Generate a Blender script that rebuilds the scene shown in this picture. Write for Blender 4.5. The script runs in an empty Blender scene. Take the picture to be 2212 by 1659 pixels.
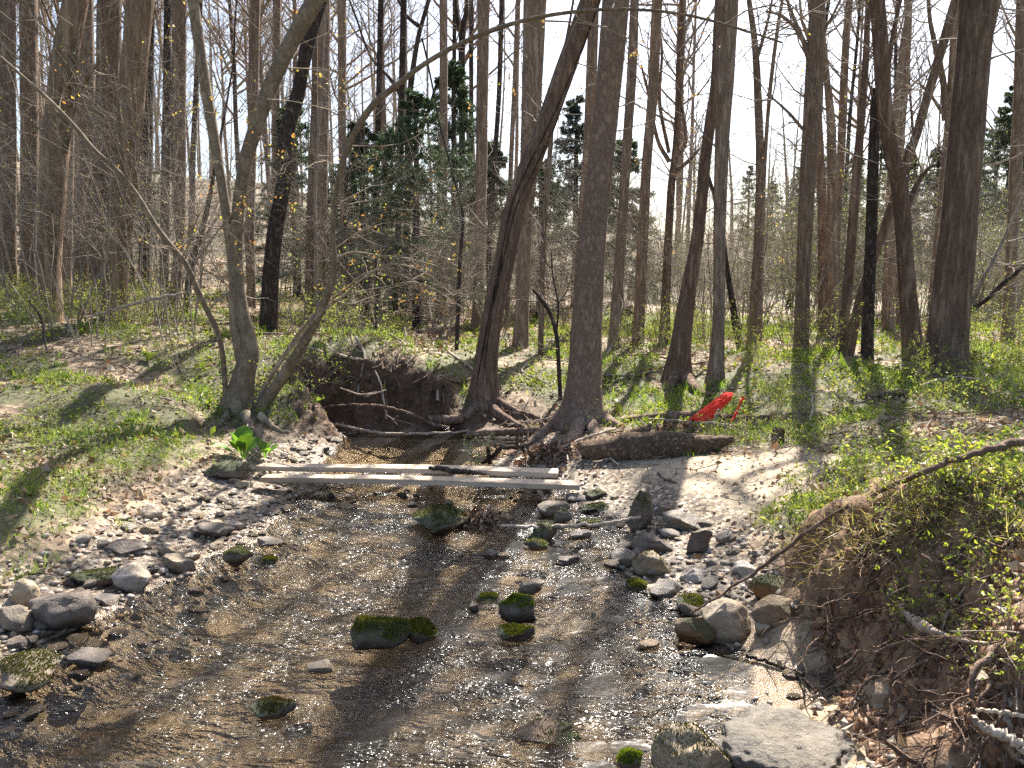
import bpy, bmesh, math
import numpy as np
from mathutils import Vector, Matrix
R_ = math.radians
rng = np.random.default_rng(11)
SC = bpy.context.scene
COL = SC.collection
F = 1613.0; CU = 1106.0; CV = 829.5; PITCH = R_(8.1); CAMZ = 1.55
cp, sp = math.cos(PITCH), math.sin(PITCH)

# ------------------------------------------------------------------ basics
def ray(u, v):
    u = np.asarray(u, float); v = np.asarray(v, float)
    dx = (u-CU)/F; dz = (CV-v)/F
    return np.stack([dx, cp+dz*sp, -sp+dz*cp], -1)
def at_z(u, v, z):
    d = ray(u, v); t = (z-CAMZ)/d[..., 2]
    return np.array([0, 0, CAMZ])+d*np.asarray(t)[..., None]
def at_y(u, v, y):
    d = ray(u, v); t = y/d[..., 1]
    return np.array([0, 0, CAMZ])+d*np.asarray(t)[..., None]
def pxm(u, v, y):                       # metres per pixel there
    return y/ray(u, v)[..., 1]/F*np.linalg.norm(ray(u, v), axis=-1)

def _hash(ix, iy, iz, seed):
    h = (ix*374761393+iy*668265263+iz*2147483647+seed*974634077) & 0xffffffff
    h = ((h ^ (h >> 13))*1274126177) & 0xffffffff
    return ((h ^ (h >> 16)) & 0xffff)/65535.0
def vnoise(p, seed=0):
    p = np.asarray(p, float)
    i = np.floor(p).astype(np.int64); f = p-i; f = f*f*(3-2*f)
    x, y, z = i[..., 0], i[..., 1], i[..., 2]
    out = 0
    for a in (0, 1):
        for b in (0, 1):
            for c in (0, 1):
                w = (f[..., 0] if a else 1-f[..., 0])*(f[..., 1] if b else 1-f[..., 1])*(f[..., 2] if c else 1-f[..., 2])
                out = out+w*_hash(x+a, y+b, z+c, seed)
    return out*2-1
def fbm(p, o=4, seed=0):
    p = np.asarray(p, float); s = 0; a = .5
    for k in range(o):
        s = s+a*vnoise(p*2.03**k+k*7.31, seed+k); a *= .5
    return s
def fbm2(x, y, o=4, seed=0):
    return fbm(np.stack([x, y, np.zeros_like(x)], -1), o, seed)
def sstep(a, b, x):
    t = np.clip((x-a)/(b-a), 0, 1); return t*t*(3-2*t)
def norm(v):
    return v/np.maximum(np.linalg.norm(v, axis=-1, keepdims=True), 1e-9)

# ------------------------------------------------------------------ meshes
class MB:
    def __init__(s): s.v = []; s.q = []; s.t = []; s.c = []; s.n = 0
    def add(s, v, q=None, t=None, c=None):
        v = np.asarray(v, float).reshape(-1, 3)
        if len(v) == 0: return
        if q is not None and len(q): s.q.append(np.asarray(q).reshape(-1, 4)+s.n)
        if t is not None and len(t): s.t.append(np.asarray(t).reshape(-1, 3)+s.n)
        s.v.append(v); s.n += len(v)
        if c is None: c = np.ones((len(v), 3))
        s.c.append(np.broadcast_to(np.asarray(c, float), (len(v), 3)))
    def mesh(s, name, mat, smooth=True, col=False):
        me = bpy.data.meshes.new(name)
        v = np.concatenate(s.v) if s.v else np.zeros((0, 3))
        q = np.concatenate(s.q) if s.q else np.zeros((0, 4), int)
        t = np.concatenate(s.t) if s.t else np.zeros((0, 3), int)
        me.vertices.add(len(v)); me.vertices.foreach_set('co', v.ravel())
        lo = np.concatenate([q.ravel(), t.ravel()]).astype(np.int32)
        me.loops.add(len(lo)); me.loops.foreach_set('vertex_index', lo)
        npoly = len(q)+len(t)
        st = np.concatenate([np.arange(len(q))*4, len(q)*4+np.arange(len(t))*3]).astype(np.int32)
        me.polygons.add(npoly); me.polygons.foreach_set('loop_start', st)
        me.polygons.foreach_set('use_smooth', np.full(npoly, smooth))
        if col:
            ca = me.color_attributes.new('col', 'FLOAT_COLOR', 'POINT')
            cc = np.concatenate(s.c); cc = np.concatenate([cc, np.ones((len(cc), 1))], 1)
            ca.data.foreach_set('color', cc.ravel())
        me.update(calc_edges=True); me.validate()
        if mat is not None: me.materials.append(mat)
        return me

def link(name, me, parent=None, loc=None):
    o = bpy.data.objects.new(name, me); COL.objects.link(o)
    if parent is not None: o.parent = parent
    if loc is not None: o.location = loc
    return o
def tag(o, label, cat, group=None):
    o['label'] = label; o['category'] = cat
    if group: o['group'] = group
    return o
def empty(name, loc, label, cat, group=None):
    o = link(name, None, None, loc); o.empty_display_size = .1
    return tag(o, label, cat, group)
def dup(o, parent=None):
    c = o.copy(); COL.objects.link(c)
    if parent is not None: c.parent = parent
    for ch in list(o.children): dup(ch, c)
    return c
def clone(proto, loc, rz=0, s=1.0, label=None, group=None, tilt=(0, 0)):
    c = dup(proto); c.location = loc; c.rotation_euler = (tilt[0], tilt[1], rz)
    c.scale = (s, s, s) if np.isscalar(s) else s
    if label: c['label'] = label
    if group: c['group'] = group
    return c
def retire(*protos):                    # the pattern copies came from: not in the scene
    for p in protos:
        for ch in list(p.children): retire(ch)
        bpy.data.objects.remove(p)

def tubes(mb, P, R, n=3, col=None, lobe=None):
    """P (B,K,3) R (B,K): many tubes at once"""
    P = np.asarray(P, float); R = np.asarray(R, float)
    if P.ndim == 2: P = P[None]; R = R[None]
    B, K, _ = P.shape
    if B == 0: return
    T = np.empty_like(P)
    T[:, 1:-1] = P[:, 2:]-P[:, :-2]; T[:, 0] = P[:, 1]-P[:, 0]; T[:, -1] = P[:, -1]-P[:, -2]
    T = norm(T); m = np.abs(T.mean(1)); ref = np.eye(3)[np.argmin(m, 1)][:, None, :]
    U = norm(ref-T*(T*ref).sum(-1, keepdims=True)); V = np.cross(T, U)
    a = np.arange(n)*2*math.pi/n
    ca, sa = np.cos(a), np.sin(a)
    rr = R[:, :, None]*np.ones(n)
    if lobe is not None: rr = rr*lobe
    vv = P[:, :, None, :]+rr[..., None]*(ca[None, None, :, None]*U[:, :, None, :]+sa[None, None, :, None]*V[:, :, None, :])
    idx = np.arange(B*K*n).reshape(B, K, n); nx = np.roll(idx, -1, 2)
    q = np.stack([idx[:, :-1], nx[:, :-1], nx[:, 1:], idx[:, 1:]], -1).reshape(-1, 4)
    c = None
    if col is not None: c = np.broadcast_to(np.asarray(col)[:, None, None, :], (B, K, n, 3)).reshape(-1, 3)
    mb.add(vv.reshape(-1, 3), q=q, c=c)
def cap(mb, ring_center, ring):         # fan
    n = len(ring)
    v = np.vstack([ring, ring_center]); t = [[i, (i+1) % n, n] for i in range(n)]
    mb.add(v, t=t)
def catmull(P, n):
    P = np.asarray(P, float); k = len(P)
    if k == 2: return P[0]+(P[1]-P[0])*np.linspace(0, 1, n)[:, None]
    e = np.vstack([2*P[0]-P[1], P, 2*P[-1]-P[-2]])
    s = np.linspace(0, k-1-1e-6, n); i = s.astype(int); f = (s-i)[:, None]
    p0, p1, p2, p3 = e[i], e[i+1], e[i+2], e[i+3]
    return .5*(2*p1+(p2-p0)*f+(2*p0-5*p1+4*p2-p3)*f**2+(3*p1-p0-3*p2+p3)*f**3)
def leaves(mb, pos, d, L, W, rg, col=None, bend=.25):
    """four-vertex folded leaves at pos pointing along d"""
    pos = np.asarray(pos, float); N = len(pos)
    if N == 0: return
    d = norm(d); rnd = norm(rg.normal(size=(N, 3)))
    s = norm(np.cross(d, rnd)); up = np.cross(s, d)
    L = np.broadcast_to(L, (N,))[:, None]; W = np.broadcast_to(W, (N,))[:, None]
    b = pos; tip = pos+d*L-up*L*bend*.6; mid = pos+d*L*.45
    v = np.stack([b, mid+s*W*.5+up*W*bend, tip, mid-s*W*.5+up*W*bend], 1)
    q = np.arange(N*4).reshape(N, 4)
    c = None if col is None else np.repeat(np.asarray(col), 4, 0)
    mb.add(v.reshape(-1, 3), q=q, c=c)
def grow(P0, D, L, R, K, wob, up, rg, tip=.25):
    """polylines from start points"""
    B = len(P0); D = norm(D); pts = [P0]; d = D.copy(); st = (np.asarray(L)/(K-1))[:, None]
    for k in range(K-1):
        d = norm(d+rg.normal(size=(B, 3))*wob+np.array([0, 0, up]))
        pts.append(pts[-1]+d*st)
    P = np.stack(pts, 1)
    return P, np.asarray(R)[:, None]*np.linspace(1, tip, K)[None]
def spawn(P, R, m, rg, t0=.25, ang=(.6, 1.1), lr=(.35, .6), flat=None):
    B, K, _ = P.shape
    t = rg.uniform(t0, 1, (B, m))*(K-1); i = np.minimum(t.astype(int), K-2); f = (t-i)[..., None]
    bi = np.arange(B)[:, None]
    p = P[bi, i]*(1-f)+P[bi, i+1]*f
    tg = norm(P[bi, i+1]-P[bi, i])
    rd = rg.normal(size=(B, m, 3))
    if flat is not None: rd[..., 2] *= flat
    pr = norm(rd-tg*(rd*tg).sum(-1, keepdims=True))
    a = rg.uniform(*ang, (B, m))[..., None]
    d = tg*np.cos(a)+pr*np.sin(a)
    ln = np.linalg.norm(np.diff(P, axis=1), axis=-1).sum(1)[:, None]*rg.uniform(*lr, (B, m))
    r = (R[bi, i]*.62)
    return p.reshape(-1, 3), d.reshape(-1, 3), ln.ravel(), r.ravel()

# ------------------------------------------------------------------ materials
def newmat(name):
    m = bpy.data.materials.new(name); m.use_nodes = True
    nt = m.node_tree; nt.nodes.clear()
    return m, nt, nt.nodes, nt.links
def nd(nt, t, **kw):
    n = nt.nodes.new(t)
    for k, v in kw.items():
        if k in n.inputs.keys() if isinstance(k, str) else False: n.inputs[k].default_value = v
        else: setattr(n, k, v)
    return n
def coords(nt, scale=(1, 1, 1), kind='Object', rnd=True):
    tc = nd(nt, 'ShaderNodeTexCoord'); mp = nd(nt, 'ShaderNodeMapping')
    mp.inputs['Scale'].default_value = scale
    nt.links.new(tc.outputs[kind], mp.inputs['Vector'])
    if rnd:
        oi = nd(nt, 'ShaderNodeObjectInfo'); ma = nd(nt, 'ShaderNodeVectorMath', operation='SCALE')
        ma.inputs[0].default_value = (37, 91, 13); nt.links.new(oi.outputs['Random'], ma.inputs['Scale'])
        nt.links.new(ma.outputs[0], mp.inputs['Location'])
    return mp.outputs[0]
def noise(nt, vec, scale, detail=5, rough=.6):
    n = nd(nt, 'ShaderNodeTexNoise'); n.inputs['Scale'].default_value = scale
    n.inputs['Detail'].default_value = detail; n.inputs['Roughness'].default_value = rough
    nt.links.new(vec, n.inputs['Vector']); return n.outputs['Fac']
def ramp(nt, fac, stops):
    r = nd(nt, 'ShaderNodeValToRGB'); e = r.color_ramp.elements
    while len(e) < len(stops): e.new(.5)
    for k, (p, c) in enumerate(stops):
        e[k].position = p; e[k].color = (*c, 1) if len(c) == 3 else c
    nt.links.new(fac, r.inputs['Fac']); return r.outputs['Color']
def mix(nt, fac, a, b, mode='MIX'):
    m = nd(nt, 'ShaderNodeMix', data_type='RGBA', blend_type=mode)
    for s, x in ((0, fac), (6, a), (7, b)):
        if hasattr(x, 'is_linked'): nt.links.new(x, m.inputs[s])
        elif s == 0: m.inputs[0].default_value = x
        else: m.inputs[s].default_value = (*x, 1)
    return m.outputs[2]
def maprange(nt, x, a, b, c=0., d=1.):
    m = nd(nt, 'ShaderNodeMapRange'); nt.links.new(x, m.inputs[0])
    for k, vv in zip((1, 2, 3, 4), (a, b, c, d)): m.inputs[k].default_value = vv
    return m.outputs[0]
def mul(nt, a, b, op='MULTIPLY'):
    m = nd(nt, 'ShaderNodeMath', operation=op)
    for k, x in enumerate((a, b)):
        if hasattr(x, 'is_linked'): nt.links.new(x, m.inputs[k])
        else: m.inputs[k].default_value = x
    return m.outputs[0]
def bump(nt, h, strength, dist):
    b = nd(nt, 'ShaderNodeBump'); b.inputs['Strength'].default_value = strength; b.inputs['Distance'].default_value = dist
    nt.links.new(h, b.inputs['Height']); return b.outputs[0]
def finish(nt, color, rough=.85, normal=None, spec=.3, extra=None):
    p = nd(nt, 'ShaderNodeBsdfPrincipled'); o = nd(nt, 'ShaderNodeOutputMaterial')
    if hasattr(color, 'is_linked'): nt.links.new(color, p.inputs['Base Color'])
    else: p.inputs['Base Color'].default_value = (*color, 1)
    if hasattr(rough, 'is_linked'): nt.links.new(rough, p.inputs['Roughness'])
    else: p.inputs['Roughness'].default_value = rough
    p.inputs['Specular IOR Level'].default_value = spec
    if normal is not None: nt.links.new(normal, p.inputs['Normal'])
    sh = p.outputs[0]
    if extra:
        t = nd(nt, 'ShaderNodeBsdfTranslucent'); ms = nd(nt, 'ShaderNodeMixShader')
        if hasattr(color, 'is_linked'): nt.links.new(mix(nt, 1.0, color, extra[1], 'MULTIPLY'), t.inputs[0])
        else: t.inputs[0].default_value = (*[a*b for a, b in zip(color, extra[1])], 1)
        ms.inputs[0].default_value = extra[0]
        nt.links.new(sh, ms.inputs[1]); nt.links.new(t.outputs[0], ms.inputs[2]); sh = ms.outputs[0]
    nt.links.new(sh, o.inputs['Surface'])

def bark(name, dark, mid, light, fs=9., vs=.16, bs=.8, bd=.03, patch=None):
    m, nt, N, L = newmat(name)
    v = coords(nt, (1, 1, vs)); v2 = coords(nt, (1, 1, .5))
    n1 = noise(nt, v, fs*1.6, 8, .68); n2 = noise(nt, v2, 2.6, 5, .6); n4 = noise(nt, coords(nt, (1, 1, vs*2.5)), fs*5, 5, .7)
    rid = mul(nt, mul(nt, mul(nt, n1, .5, 'SUBTRACT'), 0, 'ABSOLUTE'), 5.)       # furrows where the noise crosses its middle
    h = mul(nt, mul(nt, maprange(nt, rid, 0, .55), .45), mul(nt, n4, .75), 'ADD')
    c = ramp(nt, h, [(.2, dark), (.55, mid), (.95, light)])
    c = mix(nt, maprange(nt, n2, .42, .68, 0, .6), c, mix(nt, .5, c, light))
    if patch:
        n3 = noise(nt, coords(nt, (1, 1, .45)), 9, 4, .6)
        c = mix(nt, maprange(nt, n3, .61, .66), c, patch)
    oi = nd(nt, 'ShaderNodeObjectInfo')
    hs = nd(nt, 'ShaderNodeHueSaturation'); L.new(c, hs.inputs['Color']); L.new(maprange(nt, oi.outputs['Random'], 0, 1, .75, 1.2), hs.inputs['Value'])
    finish(nt, hs.outputs[0], .9, bump(nt, h, bs, bd), .2)
    return m
M = {}
M['bark_grey'] = bark('grey_bark', (.065, .046, .034), (.24, .17, .127), (.37, .285, .218))
M['bark_brown'] = bark('brown_bark', (.06, .038, .028), (.225, .148, .108), (.345, .245, .182), 7, .14, .9, .04)
M['bark_dark'] = bark('dark_bark', (.02, .015, .012), (.075, .055, .045), (.17, .14, .12), 13, .35, 1., .04)
M['bark_maple'] = bark('maple_bark', (.08, .06, .042), (.2, .155, .108), (.32, .26, .19), 6, .6, .25, .008)
M['bark_dead'] = bark('dead_wood_bark', (.05, .032, .022), (.2, .135, .09), (.34, .25, .17), 6, .07, .7, .03)
M['bark_plate'] = bark('flaking_bark', (.075, .05, .038), (.265, .18, .135), (.39, .28, .21), 13, .45, .7, .02, patch=(.3, .23, .165))
M['bark_twig'] = bark('twig_bark', (.11, .09, .07), (.25, .21, .17), (.38, .32, .27), 8, .3, .2, .005)
M['bark_pale'] = bark('pale_stick_bark', (.16, .12, .09), (.36, .29, .22), (.55, .47, .38), 14, .15, .4, .005)
M['bark_wet'] = bark('wet_driftwood', (.012, .009, .007), (.05, .034, .024), (.13, .09, .06), 10, .1, .8, .012)
M['rot'] = bark('rotten_log_wood', (.035, .022, .014), (.16, .105, .07), (.38, .275, .185), 13, 1., 1., .02)

def leafmat(name, tr=.45, tint=(1.25, 1.25, .55), rough=.5, spec=.35):
    m, nt, N, L = newmat(name)
    a = nd(nt, 'ShaderNodeAttribute', attribute_name='col')
    oi = nd(nt, 'ShaderNodeObjectInfo')
    hs = nd(nt, 'ShaderNodeHueSaturation'); L.new(a.outputs['Color'], hs.inputs['Color'])
    L.new(maprange(nt, oi.outputs['Random'], 0, 1, .8, 1.2), hs.inputs['Value'])
    finish(nt, hs.outputs[0], rough, None, spec, (tr, tint))
    return m
M['leaf'] = leafmat('green_leaf')
M['needle'] = leafmat('spruce_needle', .18, (1.1, 1.15, .7), .55)
M['litter'] = leafmat('dead_leaf', .2, (1.2, 1., .8), .6, .4)
M['moss'] = leafmat('moss', .35, (1.2, 1.2, .5), .8, .1)

def rockmat(name, cols, wet=False, mossy=0.):
    m, nt, N, L = newmat(name)
    v = coords(nt)
    n1 = noise(nt, v, 9, 8, .7); n2 = noise(nt, v, 60, 5, .75); n3 = noise(nt, v, 2.6, 3); n5 = noise(nt, coords(nt, (1, 1, 4)), 12, 5, .6)
    c = ramp(nt, mul(nt, mul(nt, n1, .6), mul(nt, n5, .4), 'ADD'), [(.33, cols[0]), (.52, cols[1]), (.7, cols[2])])
    c = mix(nt, maprange(nt, n2, .5, .72, 0, .5), c, cols[2])
    c = mix(nt, maprange(nt, n2, .42, .25, 0, .7), c, cols[0])
    oi = nd(nt, 'ShaderNodeObjectInfo')
    hs = nd(nt, 'ShaderNodeHueSaturation'); L.new(c, hs.inputs['Color'])
    L.new(maprange(nt, oi.outputs['Random'], 0, 1, .65, 1.3), hs.inputs['Value'])
    L.new(maprange(nt, n3, .3, .7, .7, 1.3), hs.inputs['Saturation'])
    c = hs.outputs[0]
    ge = nd(nt, 'ShaderNodeNewGeometry'); sx = nd(nt, 'ShaderNodeSeparateXYZ'); L.new(ge.outputs['Position'], sx.inputs[0])
    wl = maprange(nt, mul(nt, sx.outputs['Z'], mul(nt, n1, .05), 'SUBTRACT'), -.012, .022)   # water line: wet stone is darker and shinier
    c = mix(nt, wl, mix(nt, 1., c, (.38, .35, .31), 'MULTIPLY'), c)
    if mossy:
        sn = nd(nt, 'ShaderNodeSeparateXYZ'); L.new(ge.outputs['Normal'], sn.inputs[0])
        mk = mul(nt, maprange(nt, sn.outputs['Z'], .1, .7), maprange(nt, n3, .5-mossy*.3, .62-mossy*.3))
        c = mix(nt, mk, c, (.05, .058, .014))
    rgh = maprange(nt, wl, 0, 1, .2, .6 if not wet else .3)
    finish(nt, c, rgh, bump(nt, mul(nt, mul(nt, n1, 1.2), mul(nt, n2, .35), 'ADD'), .9, .03), .5)
    return m
M['rock_grey'] = rockmat('grey_stone', [(.12, .093, .068), (.28, .225, .165), (.47, .39, .295)])
M['rock_tan'] = rockmat('tan_stone', [(.2, .145, .09), (.36, .28, .19), (.5, .42, .32)])
M['rock_pale'] = rockmat('pale_stone', [(.26, .215, .17), (.44, .375, .305), (.62, .55, .47)])
M['rock_dark'] = rockmat('dark_stone', [(.065, .048, .036), (.16, .122, .092), (.3, .24, .185)])
M['rock_moss'] = rockmat('mossy_stone', [(.055, .045, .035), (.13, .1, .075), (.26, .21, .16)], mossy=.8)
M['rock_big'] = rockmat('weathered_stone', [(.07, .06, .048), (.16, .138, .11), (.29, .25, .2)])
M['rock_earth'] = rockmat('earthy_stone', [(.14, .08, .045), (.26, .16, .09), (.4, .27, .17)], mossy=.25)
# ------------------------------------------------------------------ terrain
WPX = [(-300, 1659), (-60, 1480), (60, 1400), (130, 1372), (215, 1335), (330, 1275), (420, 1245), (470, 1200), (560, 1165), (600, 1120), (640, 1075),
       (700, 1048), (690, 1010), (700, 985), (735, 955), (760, 937), (880, 931), (1010, 935), (1100, 940), (1160, 948), (1130, 972), (1090, 985),
       (1060, 1003), (1100, 1020), (1200, 1035), (1228, 1060), (1215, 1085), (1270, 1110), (1340, 1130), (1350, 1180), (1330, 1215), (1370, 1265),
       (1450, 1310), (1500, 1350), (1560, 1395), (1610, 1410), (1625, 1470), (1655, 1540), (1680, 1600), (1720, 1659)]
WP = np.vstack([[p[:2] for p in at_z(np.array([a for a, b in WPX]), np.array([b for a, b in WPX]), 0.)], [[1.2, 1.2], [1.6, -6], [-3.4, -6], [-2.6, .8]]])
CT = [  # u, v, z   control heights of the land as seen
 (-150,790,.72),(-150,860,.6),(-150,930,.48),(-150,1000,.42),(-150,1150,.32),(-400,800,.74),(-400,950,.55),
 (0,1340,.04),(150,1240,.05),(0,1250,.10),(300,1150,.06),(200,1180,.11),(450,1080,.05),(350,1050,.12),(560,1030,.06),(620,1000,.07),
 (0,1150,.26),(100,1080,.30),(250,1020,.27),(330,980,.27),(0,1000,.38),(150,960,.38),(300,930,.34),(420,945,.24),(480,1000,.14),
 (0,915,.42),(200,900,.42),(330,890,.42),(400,890,.4),(0,850,.57),(200,840,.6),(340,830,.53),(430,835,.5),(0,800,.68),(0,760,.82),(0,720,.96),(300,760,.78),(300,700,.99),
 (500,900,.3),(450,930,.22),(560,915,.26),(600,930,.2),(640,955,.1),(520,760,.76),(520,720,.84),(600,790,.66),(620,870,.4),(680,900,.2),(660,840,.5),
 (700,905,.1),(760,908,.1),(850,906,.1),(950,906,.1),(1010,912,.08),(1090,925,.1),(1170,935,.1),
 (1250,920,.16),(1200,960,.12),(1100,990,.06),(1250,985,.13),(1330,960,.18),
 (1300,1010,.12),(1400,1010,.17),(1500,990,.25),(1500,1060,.16),(1700,1000,.32),(1700,1060,.26),(1330,1065,.06),(1440,1085,.08),
 (1300,1100,.03),(1450,1130,.05),(1560,1150,.08),(1500,1230,.05),(1620,1220,.10),(1600,1310,.05),(1540,1340,.03),
 (1620,1120,.13),(1690,1100,.26),(1690,1320,.05),(1700,1250,.13),(1690,1420,.03),(1760,1420,.06),(1710,1530,.02),(1790,1530,.06),(1850,1640,.08),(1800,1659,.03)]
CY = [  # u, v, y
 (700,815,7.72),(780,800,7.76),(850,800,7.8),(940,815,7.82),(1000,840,8.0),(1100,830,8.2),(1130,870,7.75),(1150,780,9.5),(1350,830,8.5),(1400,880,7.5),(1400,790,9.),
 (1400,920,6.6),(1600,910,6.5),(1700,930,5.9),(1900,930,5.2),(1900,1000,4.5),(2100,930,4.5),(2100,1000,3.7),(2212,950,3.75),(2212,1050,2.75),
 (1750,1150,3.22),(1850,1120,2.95),(1950,1120,2.6),(2212,1130,2.3),(1840,1230,2.75),(1900,1300,2.6),(2000,1450,2.25),(2000,1600,2.1),(2212,1400,1.88),(2212,1600,1.8),(2212,1250,2.1),(1850,1430,2.62),
 (800,740,10),(800,700,14),(1000,700,14),(1200,720,12),(1380,730,13),(1450,700,17),(1700,800,8),(1700,760,9.6),(2000,820,7),(1850,800,7.8),(2100,780,7.6),(1900,710,13),(2212,800,6.8),(2150,720,12),
 (15,648,11),(250,668,11),(400,660,12.5),(120,640,13),(550,700,11.5)]
CWD = [(-30,32,5.2),(-14,21,2.4),(-22,24,3.4),(-5,24,1.7),(2,24,1.1),(10,26,.4),(20,24,.8),(34,40,2.),(0,40,2.6),(-20,60,9),(20,60,3.2),(-60,60,13),(60,60,4.5),(0,80,5),(-100,110,20),(100,110,10),(0,160,11),
 (-6,1,.5),(-4,2.6,.32),(-9,4,.8),(6,1,.9),(4,3,.85),(2.6,-1,.8),(0,-8,.3),(-8,-8,1),(8,-8,1.),(-60,-40,4),(60,-40,4),(0,-80,5),(200,0,9),(-200,0,12),(0,300,20),(-8,8,1.05),(8,7,.7),(-14,12,1.5),(14,13,.7),(24,10,1),(-24,8,2)]
def ctrl():
    o = []
    for u, v, z in CT: o.append(at_z(u, v, z))
    for u, v, y in CY: o.append(at_y(u, v, y))
    for c in CWD: o.append(np.array(c, float))
    for a in WP[::1]: o.append(np.array([a[0], a[1], .004]))
    return np.array(o)
CTR = ctrl()
def phi(r2): return np.sqrt(r2+.006)
_d2 = ((CTR[:, None, :2]-CTR[None, :, :2])**2).sum(-1)
_A = phi(_d2)-np.eye(len(CTR))*.004
_n = len(CTR); _S = np.zeros((_n+1, _n+1)); _S[:_n, :_n] = _A; _S[:_n, _n] = 1; _S[_n, :_n] = 1
_W = np.linalg.solve(_S, np.append(CTR[:, 2], 0))
def rbf(x, y):
    o = np.empty(len(x))
    for k in range(0, len(x), 20000):
        s = slice(k, k+20000)
        o[s] = phi((x[s, None]-CTR[None, :, 0])**2+(y[s, None]-CTR[None, :, 1])**2)@_W[:-1]+_W[-1]
    return o
def poly_sd(x, y, P):
    """signed distance, negative inside"""
    dm = np.full(len(x), 1e9); ins = np.zeros(len(x), bool)
    for i in range(len(P)):
        a, b = P[i], P[(i+1) % len(P)]; e = b-a
        t = np.clip(((x-a[0])*e[0]+(y-a[1])*e[1])/(e@e), 0, 1)
        dm = np.minimum(dm, np.hypot(x-a[0]-t*e[0], y-a[1]-t*e[1]))
        c = (a[1] > y) != (b[1] > y)
        ins ^= c & (x < (b[0]-a[0])*(y-a[1])/(b[1]-a[1]+1e-12)+a[0])
    return np.where(ins, -dm, dm)
def axis(lo, hi, st, ends, g):
    a = list(np.arange(lo, hi, st)); s = st
    while a[-1] < ends[1]: s *= g; a.append(a[-1]+s)
    s = st
    while a[0] > ends[0]: s *= g; a.insert(0, a[0]-s)
    return np.array(a)
GX = axis(-4.6, 4.6, .03, (-320, 320), 1.075); GY = axis(1.3, 9.6, .03, (-120, 420), 1.07)
XX, YY = np.meshgrid(GX, GY); xs, ys = XX.ravel(), YY.ravel()
SPX = [(1265,1045),(1330,1000),(1420,990),(1560,985),(1720,965),(1830,985),(1790,1045),(1700,1090),(1590,1135),(1480,1120),(1400,1098),(1300,1075)]
def terrain():
    z = rbf(xs, ys)
    sd = np.full(len(xs), 9.); near = (np.abs(xs) < 6) & (ys < 11) & (ys > -9)
    wob = .05*fbm2(xs[near]*3.1, ys[near]*3.1, 3, 5)
    sd[near] = poly_sd(xs[near], ys[near], WP)+wob
    far = np.clip((np.hypot(xs, ys-5)-7)/25, 0, 1)
    rough = .012+.10*far
    fr = np.where(far > .2, .35, 1)
    land = z+rough*fbm2(xs*2.3*fr, ys*2.3*fr, 4, 3)*2+.018*fbm2(xs*9, ys*9, 3, 8)*sstep(0, .3, z)
    land = np.maximum(land, .004+.05*np.clip(sd, 0, 1))
    bed = -np.minimum(.16, .03+.32*np.clip(-sd, 0, 9))+.022*fbm2(xs*3.5, ys*3.5, 4, 9)-.04*sstep(5.9, 6.6, ys)
    bed = np.where(sd > -.12, np.maximum(bed, -.2), bed)
    k = sstep(-.035, .015, sd)
    return bed*(1-k)+land*k, sd
HZ, SD = terrain()
HG = HZ.reshape(XX.shape); SG = SD.reshape(XX.shape)
def bil(G, x, y):
    x = np.clip(np.asarray(x, float), GX[0], GX[-1]-1e-6); y = np.clip(np.asarray(y, float), GY[0], GY[-1]-1e-6)
    i = np.clip(np.searchsorted(GX, x, 'right')-1, 0, len(GX)-2); j = np.clip(np.searchsorted(GY, y, 'right')-1, 0, len(GY)-2)
    fx = (x-GX[i])/(GX[i+1]-GX[i]); fy = (y-GY[j])/(GY[j+1]-GY[j])
    return (G[j, i]*(1-fx)+G[j, i+1]*fx)*(1-fy)+(G[j+1, i]*(1-fx)+G[j+1, i+1]*fx)*fy
def hz(x, y): return bil(HG, x, y)
gy_, gx_ = np.gradient(HG, GY, GX); SLG = np.hypot(gx_, gy_)
TT = np.concatenate([np.arange(1.6, 10, .03), np.geomspace(10, 90, 160)])
def hits(u, v, water=True):
    u = np.atleast_1d(np.asarray(u, float)); v = np.atleast_1d(np.asarray(v, float))
    out = np.zeros((len(u), 3))
    for k in range(0, len(u), 2000):
        d = ray(u[k:k+2000], v[k:k+2000])
        p = np.array([0, 0, CAMZ])+d[:, None, :]*TT[None, :, None]
        h = hz(p[..., 0], p[..., 1])
        if water: h = np.maximum(h, 0)
        b = p[..., 2] <= h; i = np.where(b.any(1), b.argmax(1), len(TT)-1)
        q = p[np.arange(len(i)), i]; q[:, 2] = h[np.arange(len(i)), i]; out[k:k+2000] = q
    return out
def hit(u, v, water=True): return hits([u], [v], water)[0]
SAND = np.array([hit(a, b)[:2] for a, b in SPX])
EARTH_PX = [(1740,1170),(1850,1150),(2000,1120),(2300,1110),(2300,1659),(1860,1659),(1800,1540),(1770,1430),(1720,1340),(1740,1250)]
def masks(x, y):
    sd = bil(SG, x, y); z = hz(x, y); sl = bil(SLG, x, y)
    sand = sstep(.06, -.1, poly_sd(x, y, SAND)+.1*fbm2(x*4, y*4, 3, 21))
    grav = sstep(.22, .09, z+.1*fbm2(x*5, y*5, 3, 22))*sstep(1.6, .5, sd)*sstep(6.9, 6.4, y)
    steep = sstep(.75, 1.2, sl)*sstep(12, 10, y)
    n = fbm2(x*1.7, y*1.7, 4, 23)
    green = sstep(.14, .3, z+.05*n)*(1-sand)*(1-steep*np.where(x < -1.3, .55, 1))*sstep(-.28, .22, n+.3*sstep(11, 7, y)-.1)
    lawn = sstep(12.2, 13, y)*sstep(20, 18, y)*sstep(1.2, 2.2, x)*sstep(6.5, 5.5, x)
    return sand, grav, steep, np.maximum(green, lawn), sd, z
FOOTW = np.array([hit(a, b)[:2] for a, b in [(1640,1390),(1730,1400),(1790,1520),(1810,1659),(1700,1659),(1640,1560),(1610,1450)]])
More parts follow.
